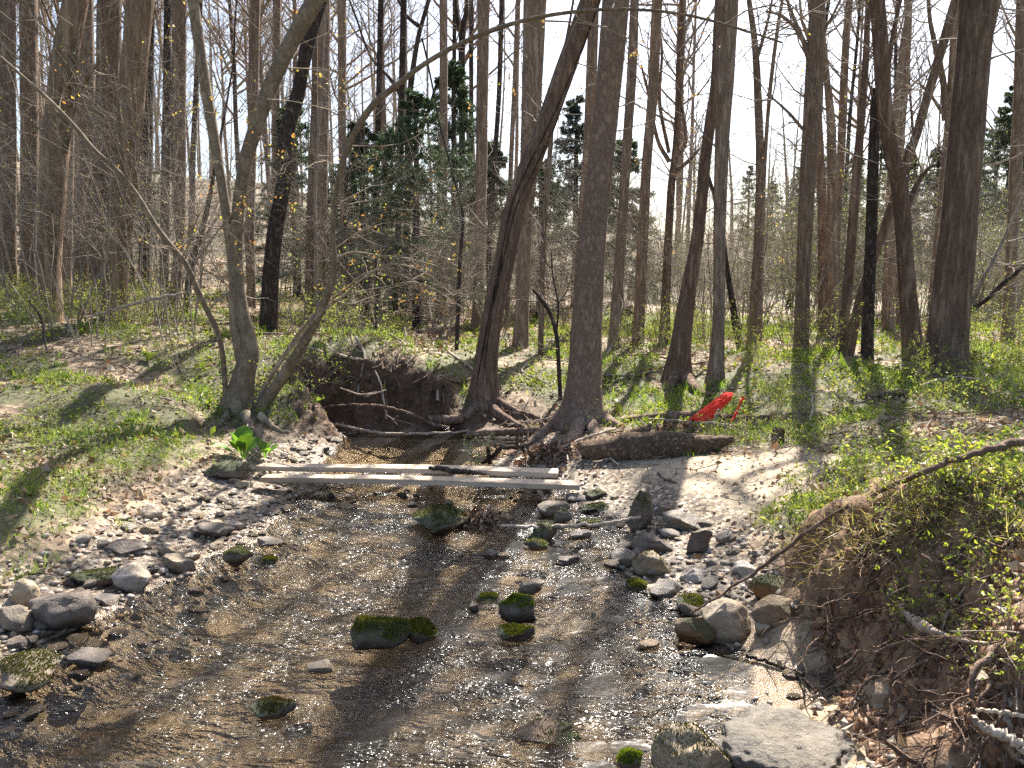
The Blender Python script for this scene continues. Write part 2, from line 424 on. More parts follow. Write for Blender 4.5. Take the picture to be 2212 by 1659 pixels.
def build_ground():
    sand, grav, steep, green, sd, z = masks(xs, ys)
    ny, nx = XX.shape
    gn = norm(np.stack([-gx_.ravel(), -gy_.ravel(), np.ones(nx*ny)], -1))
    near = sstep(10, 8, ys)*sstep(5.5, 4, np.abs(xs))
    P = np.stack([xs, ys, HZ], -1)
    amp = near*steep
    cl = fbm(P*np.array([9, 9, 7]), 4, 31)+.6*np.abs(fbm(P*np.array([21, 21, 21]), 3, 33))
    P = P+gn*(amp*cl*.11)[:, None]
    idx = np.arange(nx*ny).reshape(ny, nx)
    q = np.stack([idx[:-1, :-1], idx[:-1, 1:], idx[1:, 1:], idx[1:, :-1]], -1).reshape(-1, 4)
    mb = MB(); mb.add(P, q=q)
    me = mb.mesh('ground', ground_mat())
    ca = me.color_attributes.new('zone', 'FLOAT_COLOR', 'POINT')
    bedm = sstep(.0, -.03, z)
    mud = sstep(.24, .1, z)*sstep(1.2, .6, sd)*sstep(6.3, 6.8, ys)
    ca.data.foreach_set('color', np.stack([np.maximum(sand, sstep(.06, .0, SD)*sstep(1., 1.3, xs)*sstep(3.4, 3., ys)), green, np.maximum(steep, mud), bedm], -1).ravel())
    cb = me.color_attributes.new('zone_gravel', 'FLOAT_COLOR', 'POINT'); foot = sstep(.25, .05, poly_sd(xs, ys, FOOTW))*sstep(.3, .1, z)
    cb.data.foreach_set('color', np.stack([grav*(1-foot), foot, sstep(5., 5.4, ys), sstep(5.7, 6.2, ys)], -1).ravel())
    o = link('ground', me); o['kind'] = 'structure'
    return o
def ground_mat():
    m, nt, N, L = newmat('forest_floor')
    a = nd(nt, 'ShaderNodeAttribute', attribute_name='zone'); sr = nd(nt, 'ShaderNodeSeparateColor'); L.new(a.outputs['Color'], sr.inputs[0])
    v = coords(nt, rnd=False)
    n1 = noise(nt, v, 3.5, 6, .65); n2 = noise(nt, v, 24, 5, .7); n3 = noise(nt, v, 90, 3, .6)
    vo = nd(nt, 'ShaderNodeTexVoronoi'); vo.inputs['Scale'].default_value = 17; L.new(v, vo.inputs['Vector'])
    vs = nd(nt, 'ShaderNodeSeparateColor'); L.new(vo.outputs['Color'], vs.inputs[0])
    litter = ramp(nt, mul(nt, vs.outputs[0], mul(nt, n2, .6), 'ADD'), [(.2, (.03, .02, .012)), (.6, (.13, .09, .054)), (1., (.29, .215, .135))])
    greenc = ramp(nt, n2, [(.3, (.045, .045, .018)), (.6, (.11, .105, .045)), (.8, (.22, .17, .105))])
    soil = ramp(nt, mul(nt, n2, mul(nt, n1, .5), 'ADD'), [(.5, (.06, .034, .018)), (.75, (.19, .11, .062)), (1., (.34, .22, .135))])
    sandc = ramp(nt, mul(nt, n2, mul(nt, n3, .5), 'ADD'), [(.5, (.24, .18, .115)), (.8, (.4, .32, .22)), (1., (.52, .43, .32))])
    vb = nd(nt, 'ShaderNodeTexVoronoi'); vb.inputs['Scale'].default_value = 26; L.new(v, vb.inputs['Vector'])
    vbs = nd(nt, 'ShaderNodeSeparateColor'); L.new(vb.outputs['Color'], vbs.inputs[0])
    bed = ramp(nt, mul(nt, mul(nt, vbs.outputs[1], .35), mul(nt, n1, 1.4), 'ADD'), [(.3, (.055, .046, .037)), (.75, (.135, .113, .088)), (1.3, (.27, .23, .18))])
    c = mix(nt, maprange(nt, sr.outputs[1], .2, .8), litter, greenc)
    a3 = nd(nt, 'ShaderNodeAttribute', attribute_name='zone_gravel'); s3 = nd(nt, 'ShaderNodeSeparateColor'); L.new(a3.outputs['Color'], s3.inputs[0])
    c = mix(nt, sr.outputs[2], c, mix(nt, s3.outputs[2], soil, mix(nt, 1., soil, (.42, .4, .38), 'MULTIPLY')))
    c = mix(nt, sr.outputs[0], c, sandc)
    a2 = nd(nt, 'ShaderNodeAttribute', attribute_name='zone_gravel'); s2 = nd(nt, 'ShaderNodeSeparateColor'); L.new(a2.outputs['Color'], s2.inputs[0])
    peb = []
    for sc_ in (34, 75):
        vp = nd(nt, 'ShaderNodeTexVoronoi'); vp.inputs['Scale'].default_value = sc_; L.new(v, vp.inputs['Vector']); q = nd(nt, 'ShaderNodeSeparateColor'); L.new(vp.outputs['Color'], q.inputs[0]); peb.append((vp, q))
    pc = ramp(nt, mul(nt, mul(nt, peb[0][1].outputs[0], .6), mul(nt, peb[1][1].outputs[1], .5), 'ADD'), [(.1, (.08, .06, .04)), (.5, (.26, .2, .135)), (.8, (.42, .345, .245)), (1.1, (.56, .49, .385))])
    pc = mix(nt, maprange(nt, peb[0][0].outputs['Distance'], .45, .62, 0, .8), pc, (.08, .06, .045))
    c = mix(nt, s2.outputs[0], c, pc)
    c = mix(nt, s2.outputs[1], c, mix(nt, 1., sandc, (.85, .8, .74), 'MULTIPLY'))
    ao = nd(nt, 'ShaderNodeAttribute', attribute_name='zone')
    c = mix(nt, ao.outputs['Alpha'], c, mix(nt, mul(nt, a3.outputs['Alpha'], .8), bed, (.3, .235, .14)))
    ge = nd(nt, 'ShaderNodeNewGeometry'); sx = nd(nt, 'ShaderNodeSeparateXYZ'); L.new(ge.outputs['Position'], sx.inputs[0])
    dry = maprange(nt, mul(nt, sx.outputs['Z'], mul(nt, n1, .06), 'SUBTRACT'), -.02, .035)
    c = mix(nt, dry, mix(nt, 1., c, (.72, .68, .64), 'MULTIPLY'), c)
    rg = maprange(nt, dry, 0, 1, .22, .85)
    hgt = mul(nt, mul(nt, n2, .7), mul(nt, mul(nt, vo.outputs['Distance'], .5), mul(nt, n3, .25), 'ADD'), 'ADD')
    finish(nt, c, rg, bump(nt, hgt, .7, .03), .45)
    return m
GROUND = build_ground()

# ------------------------------------------------------------------ water
def build_water():
    gx = np.arange(-3.4, 1.95, .02); gy = np.concatenate([np.arange(-5, 1.2, .08), np.arange(1.2, 8.3, .02)])
    X, Y = np.meshgrid(gx, gy); x, y = X.ravel(), Y.ravel()
    a = np.stack([x*3.4+y*.8, y*5.6-x*1.2, 0*x], -1)
    rip = .35+.65*sstep(6.0, 5.5, y); pool = sstep(5.75, 6.1, y)
    wv = fbm(a*1.0, 3, 41)*.012+fbm(a*2.9+3, 3, 43)*.006
    rif = np.exp(-((y-5.0)/.7)**2)*.012*fbm(np.stack([x*11, y*9, 0*x], -1), 3, 45)
    z = wv*(1-pool*.93)*rip+rif
    mb = MB(); idx = np.arange(len(x)).reshape(X.shape)
    mb.add(np.stack([x, y, z], -1), q=np.stack([idx[:-1, :-1], idx[:-1, 1:], idx[1:, 1:], idx[1:, :-1]], -1).reshape(-1, 4),
           c=np.stack([1-pool*.94, pool, 0*pool], -1))
    m, nt, N, L = newmat('stream_water')
    at = nd(nt, 'ShaderNodeAttribute', attribute_name='col'); sc = nd(nt, 'ShaderNodeSeparateColor'); L.new(at.outputs['Color'], sc.inputs[0])
    w1 = nd(nt, 'ShaderNodeMapping'); w1.inputs['Rotation'].default_value = (0, 0, .25); w1.inputs['Scale'].default_value = (.8, 1.35, 1); L.new(coords(nt, rnd=False), w1.inputs['Vector'])
    n1 = noise(nt, w1.outputs[0], 12, 2., .5); n2 = noise(nt, w1.outputs[0], 28, 1, .4); n0 = noise(nt, w1.outputs[0], 3., 5, .68)
    cl = maprange(nt, n0, .47, .6, 0, 1)                              # riffled patches between smoother ones
    h = mul(nt, mul(nt, n1, .3), mul(nt, cl, mul(nt, mul(nt, n1, .75), mul(nt, n2, .5), 'ADD')), 'ADD')
    h = mul(nt, h, sc.outputs[0])
    nb = bump(nt, h, 1., WBUMP)
    fr = nd(nt, 'ShaderNodeFresnel'); fr.inputs['IOR'].default_value = 1.36; L.new(nb, fr.inputs['Normal'])
    tr = nd(nt, 'ShaderNodeBsdfTransparent'); tr.inputs[0].default_value = (.72, .66, .56, 1)
    gl = nd(nt, 'ShaderNodeBsdfGlossy'); gl.inputs['Roughness'].default_value = .17; L.new(nb, gl.inputs['Normal'])
    g2 = nd(nt, 'ShaderNodeBsdfGlossy'); g2.inputs['Roughness'].default_value = .36; L.new(nb, g2.inputs['Normal'])
    mg = nd(nt, 'ShaderNodeMixShader'); L.new(maprange(nt, sc.outputs[0], 0, 1, 0, .2), mg.inputs[0]); L.new(gl.outputs[0], mg.inputs[1]); L.new(g2.outputs[0], mg.inputs[2])
    ms = nd(nt, 'ShaderNodeMixShader'); L.new(fr.outputs[0], ms.inputs[0]); L.new(tr.outputs[0], ms.inputs[1]); L.new(mg.outputs[0], ms.inputs[2])
    o = nd(nt, 'ShaderNodeOutputMaterial'); L.new(ms.outputs[0], o.inputs['Surface'])
    ob = link('water', mb.mesh('water', m, col=True)); ob['kind'] = 'structure'
WBUMP = .026
build_water()
# ------------------------------------------------------------------ trees
def trunk_mesh(mb, P, Rr, sides, flare=0., seed=0, lump=.05, fh=.3):
    """one bark-covered stem; P absolute along the stem"""
    n = max(14, int(len(P)*1)); P = np.asarray(P); K = len(P)
    s = np.concatenate([[0], np.cumsum(np.linalg.norm(np.diff(P, axis=0), axis=1))])
    th = np.arange(sides)*2*math.pi/sides
    S, T = np.meshgrid(s, th, indexing='ij')
    q = np.stack([np.cos(T)*1.3, np.sin(T)*1.3, S*1.6], -1)+seed*3.7
    lob = 1+lump*2*fbm(q*np.array([1, 1, .9]), 3, 51+seed)+lump*.8*fbm(q*np.array([5, 5, 1.2]), 2, 52+seed)
    if flare:
        fl = flare*np.exp(-np.maximum(S-.25, 0)/fh)
        lob = lob*(1+fl*(.45+.75*np.maximum(0, np.cos(T*(4+seed % 2)+seed*1.7)+.35*np.sin(T*2+seed))))
    tubes(mb, P[None], np.asarray(Rr)[None], sides, lobe=lob[None])
def resample(pts, y, step=.16, dy=0.):
    pts = np.array(pts, float)
    n = int(max(10, abs(pts[-1, 1]-pts[0, 1])/16+len(pts)*2))
    q = catmull(pts, n)
    P = at_y(q[:, 0], q[:, 1], y+dy*(pts[0, 1]-q[:, 1])/1000.)
    r = q[:, 2]*pxm(q[:, 0], q[:, 1], y)*.5
    return P, r
def twig_set(mb, P, r, rg, n, L=(.4, 1.3), rr=.006, t0=.2, m2=3, m3=0, up=.06, K=7, wob=.16):
    """side branches with twigs along a stem polyline"""
    if n <= 0: return None
    Pb, Rb = np.asarray(P)[None], np.asarray(r)[None]
    p, d, _, _ = spawn(Pb, Rb, n, rg, t0, (.8, 1.45))
    ln = rg.uniform(*L, len(p)); P1, R1 = grow(p, d, ln, rr*(.6+ln/np.max(ln)), K, wob, up, rg)
    tubes(mb, P1, R1, 4)
    P2 = None
    if m2:
        p, d, l2, r2 = spawn(P1, R1, m2, rg, .2, (.5, 1.)); P2, R2 = grow(p, d, l2, np.maximum(r2, rr*.3), 5, .2, up, rg); tubes(mb, P2, R2, 3)
        if m3:
            p, d, l3, r3 = spawn(P2, R2, m3, rg, .2, (.5, 1.)); P3, R3 = grow(p, d, l3, np.maximum(r3, rr*.22), 4, .2, up, rg); tubes(mb, P3, R3, 3); P2 = P3
    return P1 if P2 is None else P2
def leaf_tips(mb, P, rg, k, L, cols, spread=.03, frac=.5):
    B = len(P); sel = rg.random(B) < frac; Q = P[sel]
    if len(Q) == 0: return
    i = rg.integers(1, P.shape[1], (len(Q), k)); pos = Q[np.arange(len(Q))[:, None], i].reshape(-1, 3)
    pos = pos+rg.normal(size=pos.shape)*spread
    d = rg.normal(size=pos.shape)+np.array([0, 0, -.25])
    c = np.array(cols)[rg.integers(0, len(cols), len(pos))]*rg.uniform(.75, 1.25, (len(pos), 1))
    leaves(mb, pos, d, rg.uniform(.6, 1.2, len(pos))*L, rg.uniform(.5, .75, len(pos))*L, rg, c)
ORANGE = [(.5, .27, .12), (.55, .36, .17), (.42, .2, .09), (.5, .4, .14)]
YELLOWG = [(.36, .38, .07), (.28, .36, .07), (.42, .4, .1)]
FRESH = [(.2, .26, .05), (.27, .31, .075), (.14, .19, .04), (.33, .34, .11)]
DEEP = [(.075, .095, .05), (.11, .125, .07), (.06, .08, .045)]
TI = [0]
def tree(name, label, mat, pts, y, H=None, dy=0., sides=14, flare=0., limbs=(), ntw=0, crown=4, tw=(.4, 1.2), buds=None, group=None, lump=.05, cat='tree', vine=False, roots=(), fh=.3, cut=False, patchy=None):
    """pts bottom->top in photo pixels at distance y; continues to height H above the frame"""
    TI[0] += 1; sd = TI[0]; rg = np.random.default_rng(1000+sd)
    P, r = resample(pts, y, dy=dy)
    gz = hz(P[0, 0], P[0, 1]); base = np.array([P[0, 0], P[0, 1], gz])
    dirn = norm(P[2]-P[0])
    if P[0, 2] > gz-.25:
        k = max(2, int((P[0, 2]-gz+.3)/.12)); tt = np.linspace(1, 0, k, endpoint=False)[:, None]
        end = P[0]-dirn*((P[0, 2]-gz+.3)/max(dirn[2], .3))
        P = np.vstack([end*tt+P[0]*(1-tt), P]); r = np.concatenate([np.full(k, r[0]), r])
    low = P[0]*1.
    base = P[np.argmin(np.abs(P[:, 2]-gz))]*1.; base[2] = gz
    nvis = len(P)
    topz = P[-1, 2]
    if H is None: H = topz+(3.6 if name == 'tulip_tree' else 2.6)
    if H > topz+1 and not cut:
        k = 12; d = norm(P[-1]-P[-4]); d0 = d.copy(); seg = (H-topz)/k; ex = [P[-1]]; rr = [r[-1]]
        for j in range(k):
            d = norm(d+np.array([0, 0, .06])+rg.normal(size=3)*.03); ex.append(ex[-1]+d*seg); rr.append(max(.012, r[-1]*(1-(j+1)/k*.93)))
        P = np.vstack([P, ex[1:]]); r = np.concatenate([r, rr[1:]])
    root = empty(name, base, label, cat, group)
    mb = MB(); trunk_mesh(mb, P-base, r, sides, flare, sd, lump, fh)
    ttop = P[-1]-base
    tr = link('trunk', mb.mesh('trunk', mat), root)
    if patchy: pass
    bm = MB(); any_ = False; tips = None
    for lb in limbs:
        Pl, rl = resample(lb, y, dy=dy); lm_ = MB(); tubes(lm_, (Pl-base)[None], rl[None], 8); link('limb', lm_.mesh('limb', mat), root)
        tips = twig_set(bm, Pl-base, rl, rg, 9, tw, .006, .1, 3, 2); any_ = True
    if ntw:
        tips = twig_set(bm, (P-base)[3:nvis], r[3:nvis], rg, ntw, tw, .006, .15, 4, 2); any_ = True
    if any_: link('branches', bm.mesh('branches', M['bark_twig'] if mat != M['bark_dark'] else M['bark_grey']), root)
    bm = MB(); any_ = False
    if crown and not cut and H > topz+2:
        p, d, _, _ = spawn((P-base)[None, nvis:], r[None, nvis:], crown, rg, .25, (.7, 1.2))
        P1, R1 = grow(p, d, rg.uniform(1.2, 3.2, len(p)), np.full(len(p), .035), 6, .12, .1, rg); tubes(bm, P1, R1, 4)
        p, d, l, q = spawn(P1, R1, 5, rg); P2, R2 = grow(p, d, l, q, 5, .15, .08, rg); tubes(bm, P2, R2, 3)
        p, d, l, q = spawn(P2, R2, 4, rg); P3, R3 = grow(p, d, l, np.maximum(q, .004), 4, .2, .05, rg); tubes(bm, P3, R3, 3)
        any_ = True
    if any_: link('crown', bm.mesh('crown', M['bark_twig']), root)
    if buds and tips is not None:
        lm = MB(); leaf_tips(lm, tips, rg, 3, buds[1], buds[0], .02, buds[2]); link('buds', lm.mesh('buds', M['leaf'], False, True), root)
    for rp in roots:
        q = catmull(np.array(rp, float), 14); Pr = np.array([hit(a, b) for a, b in q[:, :2]])
        Pr[:, 2] += q[:, 2]*pxm(q[:, 0], q[:, 1], y)*q[:, 3]
        rb = MB(); trunk_mesh(rb, Pr-base, q[:, 2]*pxm(q[:, 0], q[:, 1], y)*.5, 10, 0, sd+3, .1)
        link('root', rb.mesh('root', mat), root)
    if vine:
        vb = MB(); n = nvis
        for k in range(2):
            a = np.linspace(0, 2.2, n)+k*.5+.3*np.sin(np.linspace(0, 9, n)+k)
            off = np.stack([np.cos(a+3.6), np.sin(a+3.6), 0*a], -1)*(r[:n, None]*1.04)
            tubes(vb, (P[:n]-base+off)[None], np.full((1, n), 0.009-.002*k)*(1+.3*rg.normal(size=(1, n)))*.9, 6)
        link('vine', vb.mesh('vine', M['bark_dark']), root)
    return root

B = M
# left side
tree('tulip_tree', 'grey straight trunk cut off by the left edge of the view', B['bark_grey'], [(14,650,34),(14,300,29),(12,0,29)], 10.5, flare=.25, ntw=4)
tree('tulip_tree', 'grey trunk standing second from the left edge, straight and evenly thick', B['bark_grey'], [(65,655,30),(64,300,28),(61,0,27)], 11, flare=.25, ntw=5)
tree('dead_tree', 'light brown leaning trunk with a long dark crack, left of the stripped broken one', B['bark_dead'], [(102,665,46),(103,555,43),(112,420,45),(122,302,46),(137,150,42),(164,0,40)], 9.0, flare=.2, ntw=6, dy=.2,
     limbs=[[(148,230,10),(185,175,7),(215,130,5)], [(140,330,9),(160,225,9),(163,75,12),(175,8,9)]])
tree('tulip_tree', 'dark trunk half hidden behind the light brown cracked tree', B['bark_grey'], [(178,680,33),(181,500,33),(184,250,32),(181,0,30)], 11.5, flare=.25, ntw=5)
tree('young_tree', 'narrow trunk between the light brown cracked tree and a dark one', B['bark_grey'], [(141,668,23),(142,520,22),(147,380,19),(150,200,16),(155,0,14)], 12.5, ntw=4)
tree('tulip_tree', 'thick dark furrowed trunk just left of the bark-stripped brown tree', B['bark_grey'], [(222,690,38),(223,504,37),(230,250,39),(237,0,40)], 10.2, flare=.25, ntw=5)
tree('dead_tree', 'tall brown trunk stripped of bark with pale splintered wood on the left', B['bark_dead'], [(243,695,50),(252,555,47),(264,428,45),(276,302,46),(289,150,45),(302,0,46)], 9.1, flare=.2, ntw=8, lump=.09)
tree('young_tree', 'dark straight trunk close behind the bark-stripped brown tree', B['bark_dark'], [(308,700,24),(313,500,21),(318,300,20),(325,0,15)], 12.5, ntw=5)
tree('young_tree', 'thin dark trunk, narrower neighbour of a thicker grey one left of the maple', B['bark_dark'], [(354,650,17),(357,403,17),(360,200,14),(362,0,12)], 14, ntw=7)
tree('tulip_tree', 'grey trunk left of the curved maple, with an inward bend low down', B['bark_grey'], [(374,655,19),(386,540,20),(388,380,23),(387,252,24),(388,0,25)], 12.5, flare=.2, ntw=6)
tree('sapling', 'crooked dark sapling leaning right beneath the curved maple stems', B['bark_dark'], [(398,690,13),(412,580,13),(432,510,11),(450,440,9),(470,330,6),(490,220,4)], 11.5, H=6, ntw=6, crown=0)
tree('rough_barked_tree', 'dark scaly trunk with a kink, leaning right behind the maple', B['bark_dark'], [(579,750,33),(583,630,31),(594,504,32),(606,440,30),(617,370,29),(620,290,29),(645,200,26),(660,120,26),(678,40,30),(690,0,30)], 9.6, flare=.35, ntw=6, lump=.09)
tree('young_tree', 'slim grey trunk rising behind the fork of the curved maple', B['bark_grey'], [(545,700,17),(540,500,18),(546,250,19),(551,0,20)], 14, ntw=7)
tree('young_tree', 'slender grey trunk seen between maple and dark scaly trunk', B['bark_grey'], [(592,640,14),(594,400,15),(598,0,15)], 17, ntw=7)
tree('tulip_tree', 'grey trunk directly right of the dark scaly leaning tree', B['bark_grey'], [(690,700,25),(693,400,27),(697,200,26),(699,0,25)], 13, flare=.25, ntw=5)
tree('young_tree', 'grey trunk in front of the first dark spruce, left of its needles', B['bark_grey'], [(667,700,20),(671,500,18),(676,350,16),(680,200,12)], 11.5, H=11, ntw=6)
tree('sapling', 'pole-thin pale sapling before the first dark spruce', B['bark_twig'], [(686,690,7),(683,560,6),(681,400,6),(690,250,5)], 10.8, H=5.5, ntw=8, crown=0)
tree('young_tree', 'dark upright trunk coming out of the top of the widest spruce', B['bark_grey'], [(746,740,15),(742,450,15),(739,250,16),(739,0,16)], 14.5, ntw=7)
tree('young_tree', 'slim dark trunk just right of the widest spruce', B['bark_dark'], [(815,735,12),(815,380,11),(819,200,12),(823,0,11)], 15.5, ntw=6)
tree('young_tree', 'thin trunk left of the dark forked tree behind the pool', B['bark_dark'], [(850,735,13),(861,480,13),(866,280,13),(872,0,12)], 16, ntw=6)
tree('forked_tree', 'dark tree behind the pool dividing into curving limbs high up', B['bark_dark'], [(872,700,18),(880,450,14),(882,250,13),(892,150,11),(905,75,9),(926,0,8)], 17, ntw=8,
     limbs=[[(904,56,9),(880,36,6),(860,0,5)], [(886,250,10),(850,180,7),(800,120,5),(770,40,4),(755,0,4)], [(884,320,8),(920,250,7),(960,190,5),(985,150,3)], [(888,350,9),(925,240,7),(945,175,5)]], crown=0)
tree('tulip_tree', 'grey trunk beside the left flank of the tall middle spruce', B['bark_grey'], [(953,745,24),(956,500,17),(958,302,17),(958,0,16)], 14.5, flare=.3, ntw=5)
tree('young_tree', 'thin dark trunk rising behind the tip of the tall middle spruce', B['bark_dark'], [(978,700,9),(980,300,8),(982,0,8)], 19, ntw=5)
tree('forked_tree', 'dark trunk forking in two above the tip of the tall middle spruce', B['bark_dark'], [(998,700,14),(998,250,13),(998,80,13),(1006,30,9),(1008,0,8)], 18, ntw=5, limbs=[[(998,85,10),(988,40,8),(984,0,7)]])
tree('young_tree', 'wiry trunk right of the forked one above the tall middle spruce', B['bark_dark'], [(1018,700,9),(1018,0,9)], 20, ntw=6)
tree('tulip_tree', 'thick pale grey trunk at the right flank of the tall middle spruce', B['bark_grey'], [(1024,762,22),(1032,650,22),(1038,450,24),(1042,200,24),(1045,0,24)], 12.5, flare=.3, ntw=4)
tree('young_tree', 'thin trunk hugging the thick pale grey one near the spruce', B['bark_dark'], [(1060,740,11),(1056,550,11),(1068,353,10),(1078,200,10),(1084,0,10)], 12, ntw=6)
tree('young_tree', 'slim trunk left of the massive straight grey one in the centre', B['bark_grey'], [(1095,740,10),(1102,400,10),(1112,180,10),(1119,0,10)], 15, ntw=6)
tree('tulip_tree', 'massive straight grey trunk behind the vine-wrapped leaning tree', B['bark_grey'], [(1124,775,32),(1130,600,30),(1135,470,33),(1142,353,38),(1149,200,41),(1156,0,45)], 10.5, flare=.3, ntw=5)
tree('leaning_tree', 'strongly leaning dark tree at the pool wrapped in a cable-like vine', B['bark_brown'], [(1044,892,52),(1048,800,46),(1063,690,45),(1090,560,46),(1112,450,45),(1140,370,45),(1175,280,42),(1214,170,40),(1254,60,38),(1276,0,38)], 7.85, flare=.55, ntw=5, vine=True, H=8,
     roots=[[(1050,880,30,.2),(1085,905,18,.1),(1140,930,9,0)], [(1035,880,26,.2),(1005,905,14,.1),(975,915,7,0)], [(1060,870,26,.3),(1110,890,14,.1),(1165,905,8,0)]])
tree('young_tree', 'slender trunk peeping out left behind the largest central tree', B['bark_grey'], [(1168,745,13),(1175,500,11),(1188,330,10),(1195,250,8),(1210,170,6)], 10, H=9, ntw=8)
tree('tulip_tree', 'grey trunk tight behind the left side of the largest central tree', B['bark_grey'], [(1245,760,26),(1262,450,24),(1272,300,22),(1283,0,20)], 12, ntw=3)
tree('sycamore_tree', 'largest central tree with flaking bark, broad roots reaching the planks', B['bark_plate'], [(1258,905,92),(1260,860,80),(1264,790,73),(1267,700,66),(1276,580,60),(1283,490,56),(1298,345,51),(1311,230,50),(1322,110,52),(1330,0,54)], 7.05, flare=.5, fh=.22, ntw=5, sides=22, H=11,
     roots=[[(1240,890,52,.3),(1205,922,36,.25),(1165,945,20,.15),(1130,968,12,.1),(1090,985,8,0)], [(1255,905,40,.3),(1245,940,30,.2),(1225,965,16,0)], [(1285,895,40,.3),(1310,915,26,.2),(1345,925,14,.1)], [(1270,910,34,.3),(1285,945,20,.1),(1290,970,10,0)]])
tree('tulip_tree', 'grey trunk first to the right of the largest central tree', B['bark_grey'], [(1326,760,25),(1336,600,22),(1345,470,20),(1355,302,20),(1365,151,20),(1371,0,17)], 10.5, flare=.3, ntw=5)
tree('tulip_tree', 'grey trunk second to the right of the largest central tree', B['bark_grey'], [(1377,750,24),(1389,504,22),(1397,353,20),(1410,200,20),(1420,0,20)], 10.8, flare=.3, ntw=6)
tree('limby_tree', 'trunk with several rising side limbs left of the twin-trunk pair', B['bark_brown'], [(1434,768,24),(1440,600,18),(1449,420,16),(1461,302,13),(1468,151,13),(1474,0,12)], 11, flare=.3, ntw=10, buds=(ORANGE, .035, .5),
     limbs=[[(1446,350,10),(1420,300,8),(1400,200,6),(1385,140,4)], [(1445,330,8),(1425,220,7),(1430,110,5),(1420,40,4)], [(1450,350,10),(1480,310,9),(1475,240,6),(1460,180,5)], [(1448,380,10),(1490,345,8),(1512,320,5)]])
tree('slanting_tree', 'left partner of the close pair, slanting right with broad foot', B['bark_brown'], [(1468,838,52),(1470,770,42),(1485,640,33),(1508,504,26),(1523,353,23),(1536,252,21),(1546,180,19),(1553,60,20),(1556,0,20)], 8.4, flare=.5, ntw=4, buds=(ORANGE, .03, .5),
     roots=[[(1480,825,30,.3),(1505,845,20,.2),(1535,858,10,0)], [(1458,825,30,.3),(1442,850,14,.1),(1430,860,8,0)]])
tree('tulip_tree', 'right partner of the close pair, upright behind the red bag', B['bark_grey'], [(1541,865,36),(1549,756,27),(1553,655,24),(1554,504,25),(1558,353,28),(1562,252,30),(1567,150,36),(1572,0,40)], 8.0, flare=.4, ntw=4)
tree('sapling', 'bent dark sapling hooked behind the upright tree of the pair', B['bark_dark'], [(1590,700,16),(1580,640,12),(1570,580,11),(1560,500,9),(1545,430,8),(1520,350,6)], 10, H=4, ntw=6, crown=0)
tree('double_tree', 'two fused stems parting upward, right of the close pair', B['bark_grey'], [(1620,790,22),(1628,700,22),(1634,600,20),(1640,480,19),(1642,353,17),(1637,200,15),(1630,90,12),(1618,0,9)], 10.5, flare=.4, ntw=7, buds=(ORANGE, .03, .4),
     limbs=[[(1637,770,18),(1641,640,15),(1648,430,10),(1655,300,8),(1665,180,8),(1680,60,7),(1690,0,6)], [(1634,130,8),(1655,60,6),(1668,0,4)]])
tree('tulip_tree', 'tall straight trunk with arching limbs, left of the tangled right group', B['bark_grey'], [(1729,785,28),(1735,605,28),(1741,454,30),(1748,353,32),(1757,227,34),(1761,100,30),(1766,0,26)], 9.5, flare=.3, ntw=10, buds=(YELLOWG, .025, .4),
     limbs=[[(1748,130,10),(1728,75,8),(1690,35,6),(1655,25,5)], [(1744,105,8),(1720,50,6),(1700,0,5)], [(1735,280,7),(1705,245,6),(1672,215,4),(1655,205,3)], [(1770,80,8),(1795,40,5),(1815,0,4)]])
tree('young_tree', 'upright trunk close right of the straight tree with arching limbs', B['bark_grey'], [(1800,690,20),(1798,500,18),(1797,353,18),(1794,250,16),(1785,160,11),(1778,80,8)], 11.5, ntw=5, H=9)
tree('young_tree', 'pale brown trunk wedged behind the straight tree with arching limbs', B['bark_brown'], [(1778,670,20),(1777,480,18),(1771,330,16),(1766,200,10)], 12, ntw=3, H=8)
tree('young_tree', 'dark slim trunk curving gently, left edge of the tangled right group', B['bark_grey'], [(1803,680,15),(1808,500,15),(1815,378,14),(1820,252,15),(1827,100,13),(1835,0,13)], 12, ntw=7)
tree('young_tree', 'brown pole leaning right across the tangled right group', B['bark_brown'], [(1814,805,20),(1824,680,20),(1834,590,19),(1848,403,17),(1861,252,14),(1869,151,12),(1876,0,9)], 9.0, flare=.3, ntw=6)
tree('leaning_tree', 'slanted trunk crossing behind the upright stem of the tangled group', B['bark_brown'], [(1820,830,18),(1838,740,18),(1856,655,18),(1882,570,18),(1907,504,18),(1935,420,17),(1957,353,17),(1980,290,16),(1998,227,16),(2028,126,16),(2064,0,15)], 8.8, flare=.3, ntw=6)
tree('young_tree', 'upright dark stem with a snapped pale stub in the tangled group', B['bark_dark'], [(1872,840,23),(1875,680,22),(1882,504,21),(1886,353,20),(1890,235,16),(1890,190,10)], 8.4, flare=.3, ntw=3, cut=True, H=4, limbs=[[(1888,250,13),(1892,238,12),(1896,228,10)]])
tree('crooked_tree', 'stout zigzag trunk bending left as it climbs, left of the biggest right tree', B['bark_brown'], [(1983,830,36),(1977,800,33),(1963,655,31),(1952,504,30),(1943,403,30),(1925,330,28),(1912,240,27),(1904,130,27),(1895,0,25)], 8.2, flare=.4, ntw=5,
     limbs=[[(1955,460,14),(1980,400,10),(2000,370,8),(2018,355,6)], [(1916,160,10),(1930,70,8),(1945,0,7)]])
tree('young_tree', 'straight background trunk between zigzag tree and biggest right tree', B['bark_grey'], [(1945,560,18),(1944,330,15),(1952,200,15),(1960,100,13),(1963,0,12)], 13.5, ntw=7)
tree('young_tree', 'pale trunk low behind the zigzag tree', B['bark_grey'], [(1918,705,22),(1922,550,22),(1926,430,20),(1935,250,14),(1950,100,10)], 12.5, ntw=4, H=12)
